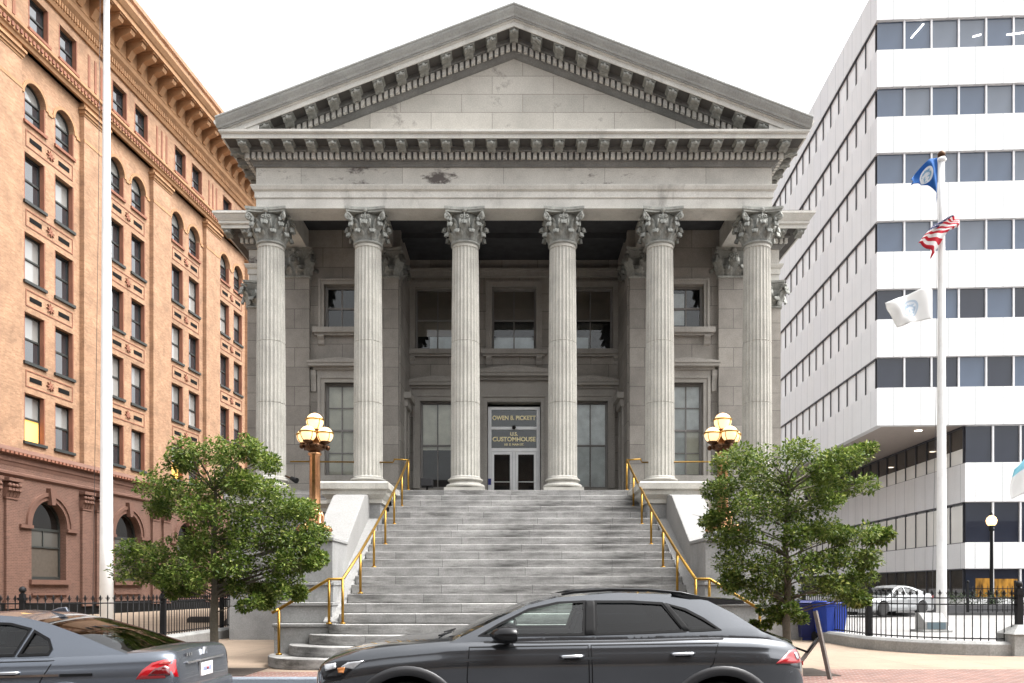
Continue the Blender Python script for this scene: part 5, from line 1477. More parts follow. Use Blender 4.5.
wbin(830, 22.2, bin_blue, 'bright blue wheeled bin behind the trunk of the right-hand tree', 0.15)
wbin(808, 22.9, bin_navy, 'shadowed navy wheeled bin half hidden behind the tree and the bright blue bin', -0.1)

# tree stake with a brace
grey_wood = stone('weathered_stake_wood', (0.15,0.13,0.115), 0.4, stain_amt=0.3)
sk = empty('tree_stake', (4.95, 13.0, 0), 'leaning weathered stake with a strut strapped to it beside the right-hand tree', 'tree stake')
Y = 13.0
mb = MB(); mb.tube([(PX(830, Y), Y, -0.0), (PX(817.5, Y), Y+0.1, PZ(611, Y))], 0.040, 4, sm=False); mb.build('stake', grey_wood, sk)
mb = MB(); mb.tube([(PX(793, Y), Y+0.05, PZ(674, Y)), (PX(820, Y), Y+0.11, PZ(640, Y))], 0.036, 4, sm=False); mb.build('strut', grey_wood, sk)
mb = MB(); mb.tube([(PX(795, Y), 13.9, PZ(645, Y)), (PX(808, Y), Y+0.02, PZ(652, Y)), (PX(819, Y), Y+0.05, PZ(638, Y))], 0.018, 6); mb.build('strap', black_iron, sk)

# ================================================================== street trees
bark = stone('grey_bark', (0.15,0.13,0.095), 0.4, (0.06,0.06,0.04), 0.6, fine=30)
def tree(name, px, Y, blobs, ox, oy, sc, label, seed, nleaf, first=0.9):
    r = random.Random(seed)
    X = PX(px, Y)
    t = empty(name, (X, Y, 0), label, 'tree', 'street trees in front of the stairs')
    cs = []
    for (bx, by, br) in blobs:
        x = ox + bx/sc; y = oy + by/sc; rad = br/sc/F*Y
        z = PZ(y, Y)
        # depth: crown is about as deep as it is wide
        half = 1.05*math.sqrt(max(0.05, 1 - ((x-px)/118)**2))
        for k in range(4):
            dy = r.uniform(-half, half)*0.85
            yy = Y + dy
            cs.append((X + (PX(x, Y)-X)*(1 - 0.05*max(0, -dy)) + r.uniform(-0.04,0.04), yy, z + r.uniform(-0.05, 0.05), rad*r.uniform(0.72, 0.98)))
    mb = MB()
    leaves(mb, cs, nleaf, 0.070, r, 0, 0.85, 0.16)
    mb.build('crown', [leaf_green, leaf_light], t, fix=False)
    # trunk and limbs
    mb = MB()
    ztop = max(c[2] for c in cs) - 0.3
    tp = [(X, Y, -0.02), (X+0.01, Y, 0.35), (X-0.01, Y+0.02, 0.9), (X+0.02, Y, 1.5), (X-0.02, Y+0.03, 2.2), (X+0.03, Y, ztop-0.3), (X, Y, ztop)]
    mb.tube(tp, [0.085, 0.072, 0.066, 0.058, 0.045, 0.025, 0.008], 10); mb.build('trunk', bark, t)
    mb = MB()
    for (cx, cy, cz, rr) in cs:
        zb = max(first + 0.5*r.random(), min(cz - 0.05 - 0.3*math.hypot(cx-X, cy-Y), ztop-0.4))
        a = Vector((X, Y, zb)); b = Vector((cx, cy, cz))
        m1 = a.lerp(b, 0.35) + Vector((r.uniform(-0.06,0.06), r.uniform(-0.06,0.06), 0.05)); m2 = a.lerp(b, 0.7) + Vector((r.uniform(-0.08,0.08), r.uniform(-0.08,0.08), 0.04))
        if r.random() < 0.6: continue
        w = 0.009 + 0.006*r.random()
        mb.tube([a, m1, m2, b], [w*1.3, w, w*0.7, 0.004], 5, cap=False)
        for q in range(3):
            e = b + Vector((r.gauss(0,1), r.gauss(0,1), r.gauss(0,0.7)))*rr*0.7
            mb.tube([m2.lerp(b, 0.5), e], [0.006, 0.002], 4, cap=False)
    mb.build('limbs', bark, t, fix=False)
LB = [(400,80,60),(500,70,45),(520,100,40),(320,90,50),(270,110,40),(180,200,55),(250,190,60),(330,190,70),(420,170,70),(500,180,55),(560,200,50),(180,260,40),(330,280,60),(430,280,60),(520,270,60),(610,260,55),(660,260,50),(690,330,40),(120,400,50),(100,460,45),(180,430,60),(260,380,60),(340,370,60),(420,360,60),(500,360,60),(590,350,60),(660,370,50),(700,420,35),(130,490,35),(200,480,50),(250,500,45),(310,460,60),(390,450,55),(470,440,60),(560,440,60),(630,430,50),(690,440,30),(360,510,40),(440,520,40),(500,540,40),(540,560,35),(620,540,30),(590,500,45),(490,580,25),(240,540,20)]
RB_ = [(110,140,35),(170,150,45),(240,140,45),(150,200,50),(80,210,35),(220,210,50),(290,190,40),(330,160,35),(380,150,35),(420,140,30),(440,115,20),(350,200,35),(400,220,30),(100,260,45),(170,270,50),(250,270,45),(310,260,35),(60,290,25),(90,330,40),(150,340,50),(230,340,45),(300,320,35),(360,330,30),(400,330,30),(450,340,25),(470,330,15),(110,400,45),(170,410,50),(240,420,45),(310,400,40),(370,390,35),(420,400,30),(100,450,35),(160,470,40),(250,480,40),(330,455,32),(380,480,35),(410,490,25),(420,440,25),(215,520,20),(240,540,20),(200,560,12)]
tree('street_tree', 214, 14.1, LB, 108, 432, 3.35, 'small leafy street tree on the brick strip behind the grey saloon car', 21, 44000, 1.0)
tree('street_tree', 787, 14.1, RB_, 690, 402, 2.50, 'small leafy street tree with a leaning stake, in front of the blue bins', 22, 42000, 0.9)
# ---- the other side of the street, which the windows and car sides mirror
opb = empty('street_front_building', (0, -6, 0), 'long brown brick street front standing across the road behind the camera', 'building')
opp_brick = masonry('brown_street_front_brick', (0.17,0.12,0.09), (0.13,0.09,0.07), (0.12,0.10,0.085), 0.22, 0.075, 0.008, 0.3)
for i, (xa, xb, h) in enumerate(((-62, -24, 13.0), (-24, -3, 10.0), (-3, 20, 12.5), (20, 60, 9.0))):
    mb = MB(); mb.box(xa+0.02, xb-0.02, -18, -8.2, -0.05, h); mb.box(xa-0.0, xb, -8.2, -7.9, h-0.5, h+0.15); mb.build('wall', opp_brick, opb)
    n = int((xb-xa)/3.2)
    for f in range(int(h/3.4)):
        mb = MB()
        for k in range(n):
            x = xa + 1.0 + k*3.2; mb.box(x, x+1.4, -8.2, -8.12, 1.0+f*3.4, 2.9+f*3.4)
        mb.build('window_row', pane_dark, opb)
# ================================================================== cars
def interp(tab, x):
    """smooth monotone interpolation in a table of (x, v)"""
    n = len(tab)
    if x <= tab[0][0]: return tab[0][1]
    if x >= tab[-1][0]: return tab[-1][1]
    i = max(k for k in range(n-1) if tab[k][0] <= x)
    h = [tab[k+1][0]-tab[k][0] for k in range(n-1)]; d = [(tab[k+1][1]-tab[k][1])/h[k] for k in range(n-1)]
    def m(k):
        if k == 0: return d[0]
        if k == n-1: return d[-1]
        if d[k-1]*d[k] <= 0: return 0.0
        return 2*d[k-1]*d[k]/(d[k-1]+d[k])
    t = (x-tab[i][0])/h[i]; m0, m1 = m(i), m(i+1)
    return ((2*t**3-3*t*t+1)*tab[i][1] + (t**3-2*t*t+t)*h[i]*m0 + (-2*t**3+3*t*t)*tab[i+1][1] + (t**3-t*t)*h[i]*m1)
def paint(name, c, metal=0.7, rough=0.28):
    m, nt, b = newmat(name)
    v = _mapping(nt, False)
    fl = _noise(nt, v, 900, 1, 0.5, 0.3, 0.7)
    col = _mix(nt, 'MIX', fl, tuple(x*0.75 for x in c), tuple(min(x*1.3, 1) for x in c))
    nt.links.new(col, b.inputs['Base Color'])
    b.inputs['Metallic'].default_value = metal; b.inputs['Roughness'].default_value = rough
    b.inputs['Coat Weight'].default_value = 0.7; b.inputs['Coat Roughness'].default_value = 0.03
    return m
car_black = plain('black_trim', (0.006,0.006,0.0065), 0.6, 0, 0.2, spec=0.15)
car_gloss = plain('gloss_black_trim', (0.006,0.006,0.007), 0.2, 0, 0.2, spec=0.4)
tyre_mat = plain('tyre_rubber', (0.018,0.018,0.018), 0.85, 0, 0.3, 10)
rim_mat = plain('alloy_rim', (0.45,0.45,0.46), 0.3, 0.9, 0.15)
chrome = plain('chrome_trim', (0.75,0.76,0.78), 0.12, 1.0, 0.05)
seat_mat = plain('dark_seat', (0.02,0.02,0.022), 0.8, 0, 0.3)
car_glass = clear_glass('car_glass', (0.74,0.82,0.79), 1.0, 1.5)
privacy = clear_glass('privacy_glass', (0.10,0.11,0.12), 0.9, 1.42)
m_, nt_, b_ = newmat('red_lens'); b_.inputs['Base Color'].default_value = (0.30,0.004,0.008,1); b_.inputs['Roughness'].default_value = 0.12; b_.inputs['Coat Weight'].default_value = 1.0
red_lens = m_
red_deep = plain('deep_red_lens', (0.10,0.002,0.004), 0.1, 0, 0.4, 20, coat=1.0)
red_bright = plain('bright_red_reflector', (0.62,0.10,0.09), 0.2, 0.2, 0.6, 30, coat=1.0)
white_lens = plain('clear_lamp_lens', (0.62,0.63,0.65), 0.1, 0.5, 0.5, 9, coat=1.0)
amber = plain('amber_lens', (0.55,0.20,0.05), 0.15, 0.2, 0.3, coat=1.0)

from mathutils.geometry import delaunay_2d_cdt
def inside(p, poly):
    r = False; j = len(poly)-1
    for i in range(len(poly)):
        if (poly[i][1] > p[1]) != (poly[j][1] > p[1]) and p[0] < (poly[j][0]-poly[i][0])*(p[1]-poly[i][1])/(poly[j][1]-poly[i][1])+poly[i][0]: r = not r
        j = i
    return r
def gridfill(outer, holes, step=0.07):
    pts = []; ed = []
    for l in [outer] + list(holes):
        b = len(pts); pts += [Vector(p) for p in l]; ed += [(b+i, b+(i+1) % len(l)) for i in range(len(l))]
    x0, x1 = min(p[0] for p in outer), max(p[0] for p in outer); z0, z1 = min(p[1] for p in outer), max(p[1] for p in outer)
    x = x0 + step/2; k = 0
    while x < x1:
        z = z0 + step/2
        while z < z1:
            p = (x, z)
            if inside(p, outer) and not any(inside(p, h) for h in holes): pts.append(Vector(p))
            z += step
        x += step
    v, e, f, *_ = delaunay_2d_cdt(pts, ed, [], 0, 1e-6)
    tri = []
    for t in f:
        c = (sum(v[i].x for i in t)/len(t), sum(v[i].y for i in t)/len(t))
        if inside(c, outer) and not any(inside(c, h) for h in holes): tri.append(tuple(t))
    return [(q.x, q.y) for q in v], tri
def grow(p, d):
    n = len(p); o = []
    ar = sum(p[i][0]*p[(i+1) % n][1]-p[(i+1) % n][0]*p[i][1] for i in range(n))
    sg = 1 if ar > 0 else -1
    for i in range(n):
        a, b, c = Vector(p[i-1]), Vector(p[i]), Vector(p[(i+1) % n])
        t0 = (b-a).normalized(); t1 = (c-b).normalized()
        n0 = Vector((t0.y, -t0.x))*sg; n1 = Vector((t1.y, -t1.x))*sg
        m = (n0+n1)
        if m.length < 1e-4: m = n0
        m.normalize(); o.append(tuple(b + m*d/max(m.dot(n0), 0.5)))
    return o
def car(name, S, X0, YCEN, label, paintm, rz=0.0, z0=None):
    z0 = ROAD if z0 is None else z0
    L, W = S['L'], S['W']
    c = empty(name, (X0, YCEN, z0), label, 'car', rz=rz)
    FRAME[0] = WM[c.name].copy()
    ztop = lambda x: interp(S['top'], x)
    hw = lambda x: interp(S['hw'], x)
    zbot = S['zbot']
    def sec(x):
        zt = ztop(x); w = hw(x); cr = S['crown']*min(1, w/W)
        h = zt - zbot
        return [(0.0, zt+cr), (0.40*w, zt+cr*0.86), (0.72*w, zt+cr*0.45), (0.86*w, zt+cr*0.1), (0.915*w, zt-0.022), (0.948*w, zt-0.06), (0.962*w, zt-0.10), (0.972*w, zt-0.14), (0.992*w, zt-0.18), (0.998*w, zt-0.24),
                (0.994*w, zbot+h*0.66), (0.978*w, zbot+h*0.52), (0.985*w, zbot+h*0.36), (1.0*w, zbot+h*0.24), (0.985*w, zbot+h*0.12), (0.92*w, zbot+h*0.03), (0.8*w, zbot), (0.0, zbot)]
    def yside(x, z):
        s = sec(x)[4:15]
        for (y0, za), (y1, zb) in zip(s[:-1], s[1:]):
            if zb <= z <= za: return y0 + (y1-y0)*(za-z)/max(za-zb, 1e-6)
        return s[0][0] if z > s[0][1] else s[-1][0]
    xs = []
    N = 84
    for i in range(N+1):
        t = i/N
        xs.append(L*(0.5 - 0.5*math.cos(PI*(0.06 + 0.88*t)) - (0.5-0.5*math.cos(PI*0.06)))/(1-2*(0.5-0.5*math.cos(PI*0.06))))
    vs = []; fs = []; mi = []
    m = None
    for x in xs:
        s = sec(x)
        full = [(-y, z) for y, z in s] + [(y, z) for y, z in s[-2:0:-1]]
        m = len(full)
        vs += [(x, y, z) for y, z in full]
    mb = MB()
    ga, gb = S['cabin']
    for i in range(N):
        for j in range(m):
            j2 = (j+1) % m
            a = (i*m+j, i*m+j2, (i+1)*m+j2, (i+1)*m+j)
            jj = min(j, m-1-j)
            top = jj < 3
            k = 1 if (top and ga < xs[i] < gb - 0.05) else 0
            mb.f.append(list(a)); mb.mi.append(k); mb.sm.append(True)
    mb.v = vs
    mb.f.append(list(range(m))); mb.mi.append(0); mb.sm.append(False)
    mb.f.append([N*m+j for j in range(m)][::-1]); mb.mi.append(0); mb.sm.append(False)
    body = mb.build('body', [paintm, car_black], c)
    # wheel arches cut out
    R = S['wr']
    cut = MB()
    for xw in S['wheels']:
        for sg in (-1, 1):
            ya, yb = sorted((sg*(W-0.30), sg*(W+0.2)))
            cut.prism([(xw+(R+0.075)*math.cos(2*PI*k/40), R+(R+0.075)*math.sin(2*PI*k/40)) for k in range(40)], ya, yb, 'y')
    co = cut.build('wheel_arch_cut', car_black)
    co.matrix_world = WM[c.name]; bpy.context.view_layer.update()
    md = body.modifiers.new('arch', 'BOOLEAN'); md.object = co; md.operation = 'DIFFERENCE'; md.solver = 'EXACT'
    bpy.context.view_layer.update()
    me = bpy.data.meshes.new_from_object(body.evaluated_get(bpy.context.evaluated_depsgraph_get()))
    body.modifiers.clear(); body.data = me
    bpy.data.objects.remove(co)
    me.set_sharp_from_angle(angle=math.radians(38))
    # ---------------- greenhouse
    gout = S['gout']                           # side outline (x,z) from windscreen foot over the roof to the tail and back
    nroof = S['nroof']
    zb0 = S['belt']
    def yg(x, z):
        base = 0.905*hw(x); zb = ztop(x)-0.02
        q = max(0, z - zb)
        return max(base - q*S['tumble'] - q*q*0.10, 0.3)
    def dens(poly, step=0.12):
        o = []
        for i in range(len(poly)):
            a, b = poly[i], poly[(i+1) % len(poly)]
            n = max(int(math.dist(a, b)/step), 1)
            for k in range(n): o.append((a[0]+(b[0]-a[0])*k/n, a[1]+(b[1]-a[1])*k/n))
        return o
    go = dens(gout, 0.06); wins = [(nm, dens(p), g) for nm, p, g in S['windows']]
    for sg in (-1, 1):
        loops = [go] + [w[1] for w in wins]
        pts = [p for l in loops for p in l]
        pts, tri = gridfill(go, [w_[1] for w_ in wins])
        mb = MB(); n = len(pts)
        mb.add([(p[0], sg*yg(*p), p[1]) for p in pts] + [(p[0], sg*(yg(*p)-0.05), p[1]) for p in pts], [tuple(t) for t in tri] + [tuple(n+i for i in t) for t in tri], 0, True)
        k = 0
        for l in loops:
            q = len(l)
            mb.add([(p[0], sg*yg(*p), p[1]) for p in l] + [(p[0], sg*(yg(*p)-0.05), p[1]) for p in l], [(i, (i+1)%q, q+(i+1)%q, q+i) for i in range(q)], 0, False)
        sf = mb.build('side_frame', paintm, c); sf.data.set_sharp_from_angle(angle=math.radians(30))
        for nm, p, g in wins:
            # black surround and pane
            q = len(p); cx = sum(a[0] for a in p)/q; cz = sum(a[1] for a in p)/q
            mb = MB()
            inn = grow(p, -0.012); out = grow(p, 0.012)
            mb.add([(a[0], sg*(yg(*a)+0.009), a[1]) for a in out] + [(a[0], sg*(yg(*a)+0.009), a[1]) for a in inn] + [(a[0], sg*(yg(*a)-0.03), a[1]) for a in inn],
                   [(i, (i+1)%q, q+(i+1)%q, q+i) for i in range(q)] + [(q+i, q+(i+1)%q, 2*q+(i+1)%q, 2*q+i) for i in range(q)])
            fr = mb.build('window_surround', car_black, c)
            mb = MB()
            tri = tessellate_polygon([[Vector((a[0], a[1], 0)) for a in p]])
            mb.add([(a[0], sg*(yg(*a)-0.012), a[1]) for a in p], [tuple(t) for t in tri], 0, True)
            mb.build('window', g, c)
    # windscreen, roof, rear window: one sheet over the side outline, split where the glass ends
    prof = go[:go.index(gout[nroof-1])+1]
    nb = 12
    def rowpts(p):
        x, z = p; y = yg(x, z); o = []
        xf = S['glass'][0]; xr = S['glass'][1]
        for k in range(nb+1):
            u = -1 + 2*k/nb; q = 1-u*u
            bx = -0.10*max(0, min(1, (xf+0.25-x)/0.8))*q + 0.15*max(0, min(1, (x-xr+0.2)/0.8))*q
            bz = S['bulge']*q*(1 if xf < x < xr else 0.75)
            o.append((x+bx, u*(y+0.0), z+bz))
        return o
    rows_ = [rowpts(p) for p in prof]
    def sheet(sel, nm, mt, inset=0, th=0.03):
        idx = [i for i, p in enumerate(prof) if sel(p[0])]
        a, b = idx[0], idx[-1]
        if a > 0 and nm == 'roof': a -= 0
        mb = MB(); vs = [v for i in range(a, b+1) for v in rows_[i]]; w = nb+1; n = b-a+1
        mb.add(vs + [(x, y, z-th) for x, y, z in vs], [(i*w+k, i*w+k+1, (i+1)*w+k+1, (i+1)*w+k) for i in range(n-1) for k in range(nb)]
               + [(n*w+i*w+k, n*w+i*w+k+1, n*w+(i+1)*w+k+1, n*w+(i+1)*w+k) for i in range(n-1) for k in range(nb)] if th else [(i*w+k, i*w+k+1, (i+1)*w+k+1, (i+1)*w+k) for i in range(n-1) for k in range(nb)], 0, True)
        return mb.build(nm, mt, c)
    xf, xr = S['glass']
    eps = 0.10
    kf = max(i for i, p in enumerate(prof) if p[0] <= xf); kr = min(i for i, p in enumerate(prof) if p[0] >= xr)
    def sub(a, b, nm, mt, th):
        mb = MB(); vs = [v for i in range(a, b+1) for v in rows_[i]]; w = nb+1; n = b-a+1
        q = [(i*w+k, i*w+k+1, (i+1)*w+k+1, (i+1)*w+k) for i in range(n-1) for k in range(nb)]
        if th: mb.add(vs + [(x, y, z-th) for x, y, z in vs], q + [tuple(n*w+i for i in f[::-1]) for f in q], 0, True)
        else: mb.add(vs, q, 0, True)
        return mb.build(nm, mt, c)
    sub(0, kf, 'windscreen', car_glass, 0); sub(kf, kr, 'roof', paintm, 0.03); sub(kr, len(prof)-1, 'rear_window', S['rear_glass'], 0)
    # ---------------- wheels
    for xw in S['wheels']:
        for sg in (-1, 1):
            y = sg*(W-0.13)
            M0 = FRAME[0].copy()
            mb = MB(); tw = 0.12
            pr = [(R*0.68, -tw*0.9), (R*0.9, -tw), (R*0.975, -tw*0.85), (R, -tw*0.5), (R, tw*0.5), (R*0.975, tw*0.85), (R*0.9, tw), (R*0.68, tw*0.9)]
            mb.lathe(pr, (0,0,0), 40); mb.v = [(xw + a, y + z, R + b) for a, b, z in mb.v]
            w = mb.build('wheel', tyre_mat, c, loc=(xw, y, R))
            mb = MB(); mb.lathe([(R*0.68, -0.06), (R*0.70, -0.095), (R*0.64, -0.10), (R*0.62, -0.02), (R*0.62, 0.06)], (0,0,0), 32)
            for k in range(5):
                a = 2*PI*k/5
                for da in (-0.16, 0.16):
                    ca, sa = math.cos(a+da), math.sin(a+da); c2, s2 = math.cos(a), math.sin(a)
                    mb.tube([(0.05*c2, 0.05*s2, -0.075), (R*0.64*ca, R*0.64*sa, -0.085)], [0.03, 0.022], 6)
            mb.lathe([(0.085, -0.06), (0.075, -0.10), (0.03, -0.105), (0.001, -0.105)], (0,0,0), 16)
            mb.v = [(xw + a, y + (z if sg < 0 else -z), R + b) for a, b, z in mb.v]
            mb.build('rim', rim_mat, w, loc=(xw, y, R))
            mb = MB(); mb.lathe([(0.001, 0.0), (R*0.6, 0.0)], (0,0,0), 24); mb.v = [(xw+a, y+sg*-0.03*-1*-1, R+b) for a, b, z in mb.v]; mb.build('brake_disc', car_black, w, loc=(xw, y, R))
    # arch lips
    for xw in S['wheels']:
        for sg in (-1, 1):
            mb = MB(); q = 26; vs = []; r0, r1 = R+0.07, R+S['lip']
            for i in range(q+1):
                a = -0.10 + (PI+0.2)*i/q
                for rr, of in ((r0, 0.012), (r1*0.985, 0.018), (r1, -0.01)):
                    x = xw+rr*math.cos(a); z = R+rr*math.sin(a); vs.append((x, sg*(yside(x, max(z, zbot+0.05))+of), z))
                x = xw+r0*math.cos(a); z = R+r0*math.sin(a); vs.append((x, sg*(W-0.2), z))
            fs = []
            for i in range(q):
                b = i*4
                fs += [(b, b+4, b+5, b+1), (b+1, b+5, b+6, b+2), (b+3, b+7, b+4, b)]
            mb.add(vs, fs, 0, True); mb.build('arch_lip', S['lipmat'] or paintm, c)
    # ---------------- doors: seams, panels' handles
    def strip(pts, w, of, nm, mt, sg, par=c):
        mb = MB(); vs = []
        for i, (x, z) in enumerate(pts):
            a = Vector(pts[max(i-1,0)]); b = Vector(pts[min(i+1, len(pts)-1)]); t = (b-a).normalized(); n = Vector((-t.y, t.x))*w/2
            for s_ in (-1, 1):
                xx, zz = x+n.x*s_, z+n.y*s_; vs.append((xx, sg*(yside(xx, zz)+of), zz))
        mb.add(vs, [(2*i, 2*i+1, 2*i+3, 2*i+2) for i in range(len(pts)-1)], 0, True)
        return mb.build(nm, mt, par)
    for sg in (-1, 1):
        for (nm, poly) in S['doors']:
            pl = dens(poly, 0.05)
            # the door skin stands a hair proud of the body over a dark seam
            mbx = MB(); tri = None
            q = len(pl)
            sm = []
            for i in range(q):
                a, b = Vector(pl[i-1]), Vector(pl[(i+1) % q]); t = (b-a).normalized(); n = Vector((t.y, -t.x))
                sm.append((pl[i], (pl[i][0]+n.x*0.010, pl[i][1]+n.y*0.010)))
            vs = []
            for (p0, p1) in sm:
                for p in (p0, p1): vs.append((p[0], sg*(yside(*p)+0.0025), p[1]))
            mbx.add(vs, [(2*i, 2*i+1, 2*((i+1)%q)+1, 2*((i+1)%q)) for i in range(q)], 0, True)
            d = mbx.build('door_seam', car_black, c)
        for (x, z) in S['handles']:
            mb = MB(); y = sg*(yside(x, z)+0.028)
            mb.tube([(x-0.11, y-sg*0.03, z), (x-0.085, y, z), (x+0.085, y, z+0.004), (x+0.11, y-sg*0.03, z+0.004)], [0.012, 0.017, 0.017, 0.012], 8)
            h = mb.build('door_handle', S['handlemat'] or paintm, c)
            mb = MB(); mb.tube([(x-0.07, sg*(yside(x,z)+0.003), z-0.012), (x+0.07, sg*(yside(x,z)+0.003), z-0.012)], 0.02, 8); mb.build('handle_recess', car_black, h)
        for (pts, w, of, nm, mt) in S['strips']:
            strip([p for p in pts], w, of, nm, mt, sg)
        # mirror
        x, z = S['mirror']; y = yg(x, z)
        mb = MB()
        vs = []
        prof_ = [(-0.14, 0.02), (-0.12, 0.055), (-0.06, 0.085), (0.02, 0.095), (0.075, 0.092), (0.085, 0.085)]
        for (dx, rr) in prof_:
            for k in range(14):
                a = 2*PI*k/14
                vs.append((x+dx+0.02*math.cos(a), sg*(y+0.17+rr*1.35*math.cos(a)), z+0.03+rr*0.85*math.sin(a)))
        fs = [(i*14+k, i*14+(k+1)%14, (i+1)*14+(k+1)%14, (i+1)*14+k) for i in range(len(prof_)-1) for k in range(14)] + [tuple(range(14))[::-1], tuple(5*14+k for k in range(14))]
        mb.add(vs, fs, 0, True)
        mb.tube([(x+0.02, sg*(y-0.01), z-0.05), (x+0.0, sg*(y+0.12), z-0.03)], 0.03, 8)
        mb.build('mirror', S['mirrormat'] or paintm, c)
    # seats, dashboard
    for (x, z, n) in S['seats']:
        for y in (-0.36, 0.36) if n == 2 else (-0.42, 0.0, 0.42):
            mb = MB(); mb.prism([(x-0.08, zb0-0.12), (x+0.10, zb0-0.12), (x+0.17, z-0.02), (x+0.05, z)], y-0.22, y+0.22, 'y'); mb.box(x+0.09, x+0.19, y-0.12, y+0.12, z+0.03, z+0.2); mb.box(x+0.13, x+0.15, y-0.02, y+0.02, z-0.03, z+0.04)
            mb.build('seat', seat_mat, c, bevel=0.03)
    mb = MB(); xd = S['dash']; mb.prism([(xd-0.3, zb0-0.1), (xd+0.25, zb0-0.1), (xd+0.25, zb0+0.03), (xd, zb0+0.07), (xd-0.3, zb0+0.02)], -0.6, 0.6, 'y'); mb.build('dashboard', seat_mat, c)
    S['extra'](c, yside, yg, ztop, hw, paintm)
    FRAME[0] = Matrix.Identity(4)
    return c
def patch(poly, fy, sg, of, nm, mt, par, th=0.0, n=1):
    """lamp or trim patch wrapped onto a car side; poly in (x,z)"""
    q = len(poly); cx = sum(p[0] for p in poly)/q; cz = sum(p[1] for p in poly)/q
    rings = [[(cx+(p[0]-cx)*s, cz+(p[1]-cz)*s) for p in poly] for s in (1.0, 0.93, 0.6, 0.25)]
    vs = []
    for k, rg in enumerate(rings):
        for p in rg: vs.append((p[0], sg*(fy(*p) + (of if k else 0.001)), p[1]))
    vs.append((cx, sg*(fy(cx, cz)+of), cz))
    fs = [(k*q+i, k*q+(i+1)%q, (k+1)*q+(i+1)%q, (k+1)*q+i) for k in range(3) for i in range(q)] + [(3*q+i, 3*q+(i+1)%q, 4*q) for i in range(q)]
    mb = MB(); mb.add(vs, fs, 0, True); return mb.build(nm, mt, par)
def subdiv(poly, n=4):
    o = []
    for i in range(len(poly)):
        a, b = poly[i], poly[(i+1) % len(poly)]
        for k in range(n): o.append((a[0]+(b[0]-a[0])*k/n, a[1]+(b[1]-a[1])*k/n))
    return o

# ---- dark grey coupe-roofed suv
suv_paint = paint('dark_grey_metallic_paint', (0.082,0.087,0.095), 0.8, 0.14)
arch_grey = plain('grey_arch_plastic', (0.022,0.022,0.024), 0.45, 0, 0.2, coat=0.2)
def suv_extra(c, ys, yg, zt, hw, pm):
    for sg in (-1, 1):
        # head lamp
        h = patch(subdiv([(0.07, 0.90), (0.13, 0.945), (0.30, 0.975), (0.50, 0.985), (0.42, 0.90), (0.30, 0.79), (0.12, 0.79)]), lambda x, z: ys(x, z), sg, 0.006, 'headlight', car_gloss, c)
        patch(subdiv([(0.29, 0.915), (0.36, 0.962), (0.52, 0.980), (0.42, 0.895)]), lambda x, z: ys(x, z), sg, 0.012, 'lamp_lens', white_lens, h)
        patch(subdiv([(0.11, 0.935), (0.24, 0.955), (0.25, 0.905), (0.14, 0.87)]), lambda x, z: ys(x, z), sg, 0.012, 'lamp_lens', white_lens, h)
        patch(subdiv([(0.26, 0.905), (0.34, 0.92), (0.33, 0.86), (0.27, 0.86)]), lambda x, z: ys(x, z), sg, 0.012, 'indicator', amber, h)
        # tail lamp
        t = patch(subdiv([(4.44, 0.95), (4.52, 1.01), (4.60, 1.07), (4.685, 1.08), (4.745, 0.99), (4.75, 0.94)]), lambda x, z: ys(x, z), sg, 0.008, 'taillight', red_lens, c)
        patch(subdiv([(4.65, 1.05), (4.69, 1.05), (4.73, 0.98), (4.68, 0.98)]), lambda x, z: ys(x, z), sg, 0.012, 'lamp_lens', white_lens, t)
        # roof rail
        pts = [(2.42, 1.605), (2.55, 1.632), (2.9, 1.655), (3.3, 1.650), (3.6, 1.622), (3.78, 1.585)]
        mb = MB(); mb.tube([(x, sg*(yg(x, z)-0.03), z) for x, z in pts], [0.012, 0.017, 0.018, 0.018, 0.016, 0.010], 8); mb.build('roof_rail', car_gloss, c)
        for pil in ([(2.625,1.21),(2.645,1.548),(2.745,1.548),(2.735,1.215)], [(3.585,1.25),(3.395,1.525),(3.455,1.52),(3.655,1.255)]):
            patch(subdiv(pil), lambda x, z: yg(x, z), sg, 0.011, 'pillar_trim', car_black, c)
    # spoiler
    mb = MB(); vs = []
    for (x, z) in ((3.55, 1.612), (4.25, 1.545), (4.27, 1.515), (3.9, 1.50)):
        for k in range(9):
            u = -1+2*k/8; vs.append((x-0.05*u*u, u*0.70, z+0.012*(1-u*u)))
    mb.add(vs, [(i*9+k, i*9+k+1, ((i+1)%4)*9+k+1, ((i+1)%4)*9+k) for i in range(4) for k in range(8)] + [(0,9,18,27), (8,35,26,17)], 0, False); mb.build('spoiler', pm, c)
    # rear lamp bar, plate, grille
    mb = MB(); mb.box(L_SUV-0.02, L_SUV+0.012, -0.55, 0.55, 0.90, 0.94); mb.build('rear_light_bar', red_lens, c)
    mb = MB(); mb.box(L_SUV-0.02, L_SUV+0.015, -0.26, 0.26, 0.62, 0.76); mb.build('rear_plate', white_paint, c)
    mb = MB(); mb.prism([(-0.45, 0.42), (0.45, 0.42), (0.55, 0.6), (0.48, 0.86), (-0.48, 0.86), (-0.55, 0.6)], -0.025, 0.02, 'x'); mb.build('grille', car_gloss, c)
    mb = MB(); mb.box(4.5, 4.80, -0.7, 0.7, 0.2, 0.34); mb.build('skid_plate', arch_grey, c)
    # wipers
    for y in (-0.55, 0.1):
        mb = MB(); mb.tube([(1.20, y, 1.195), (1.28, y+0.5, 1.205)], 0.010, 6); mb.build('wiper', car_black, c)
L_SUV = 4.83
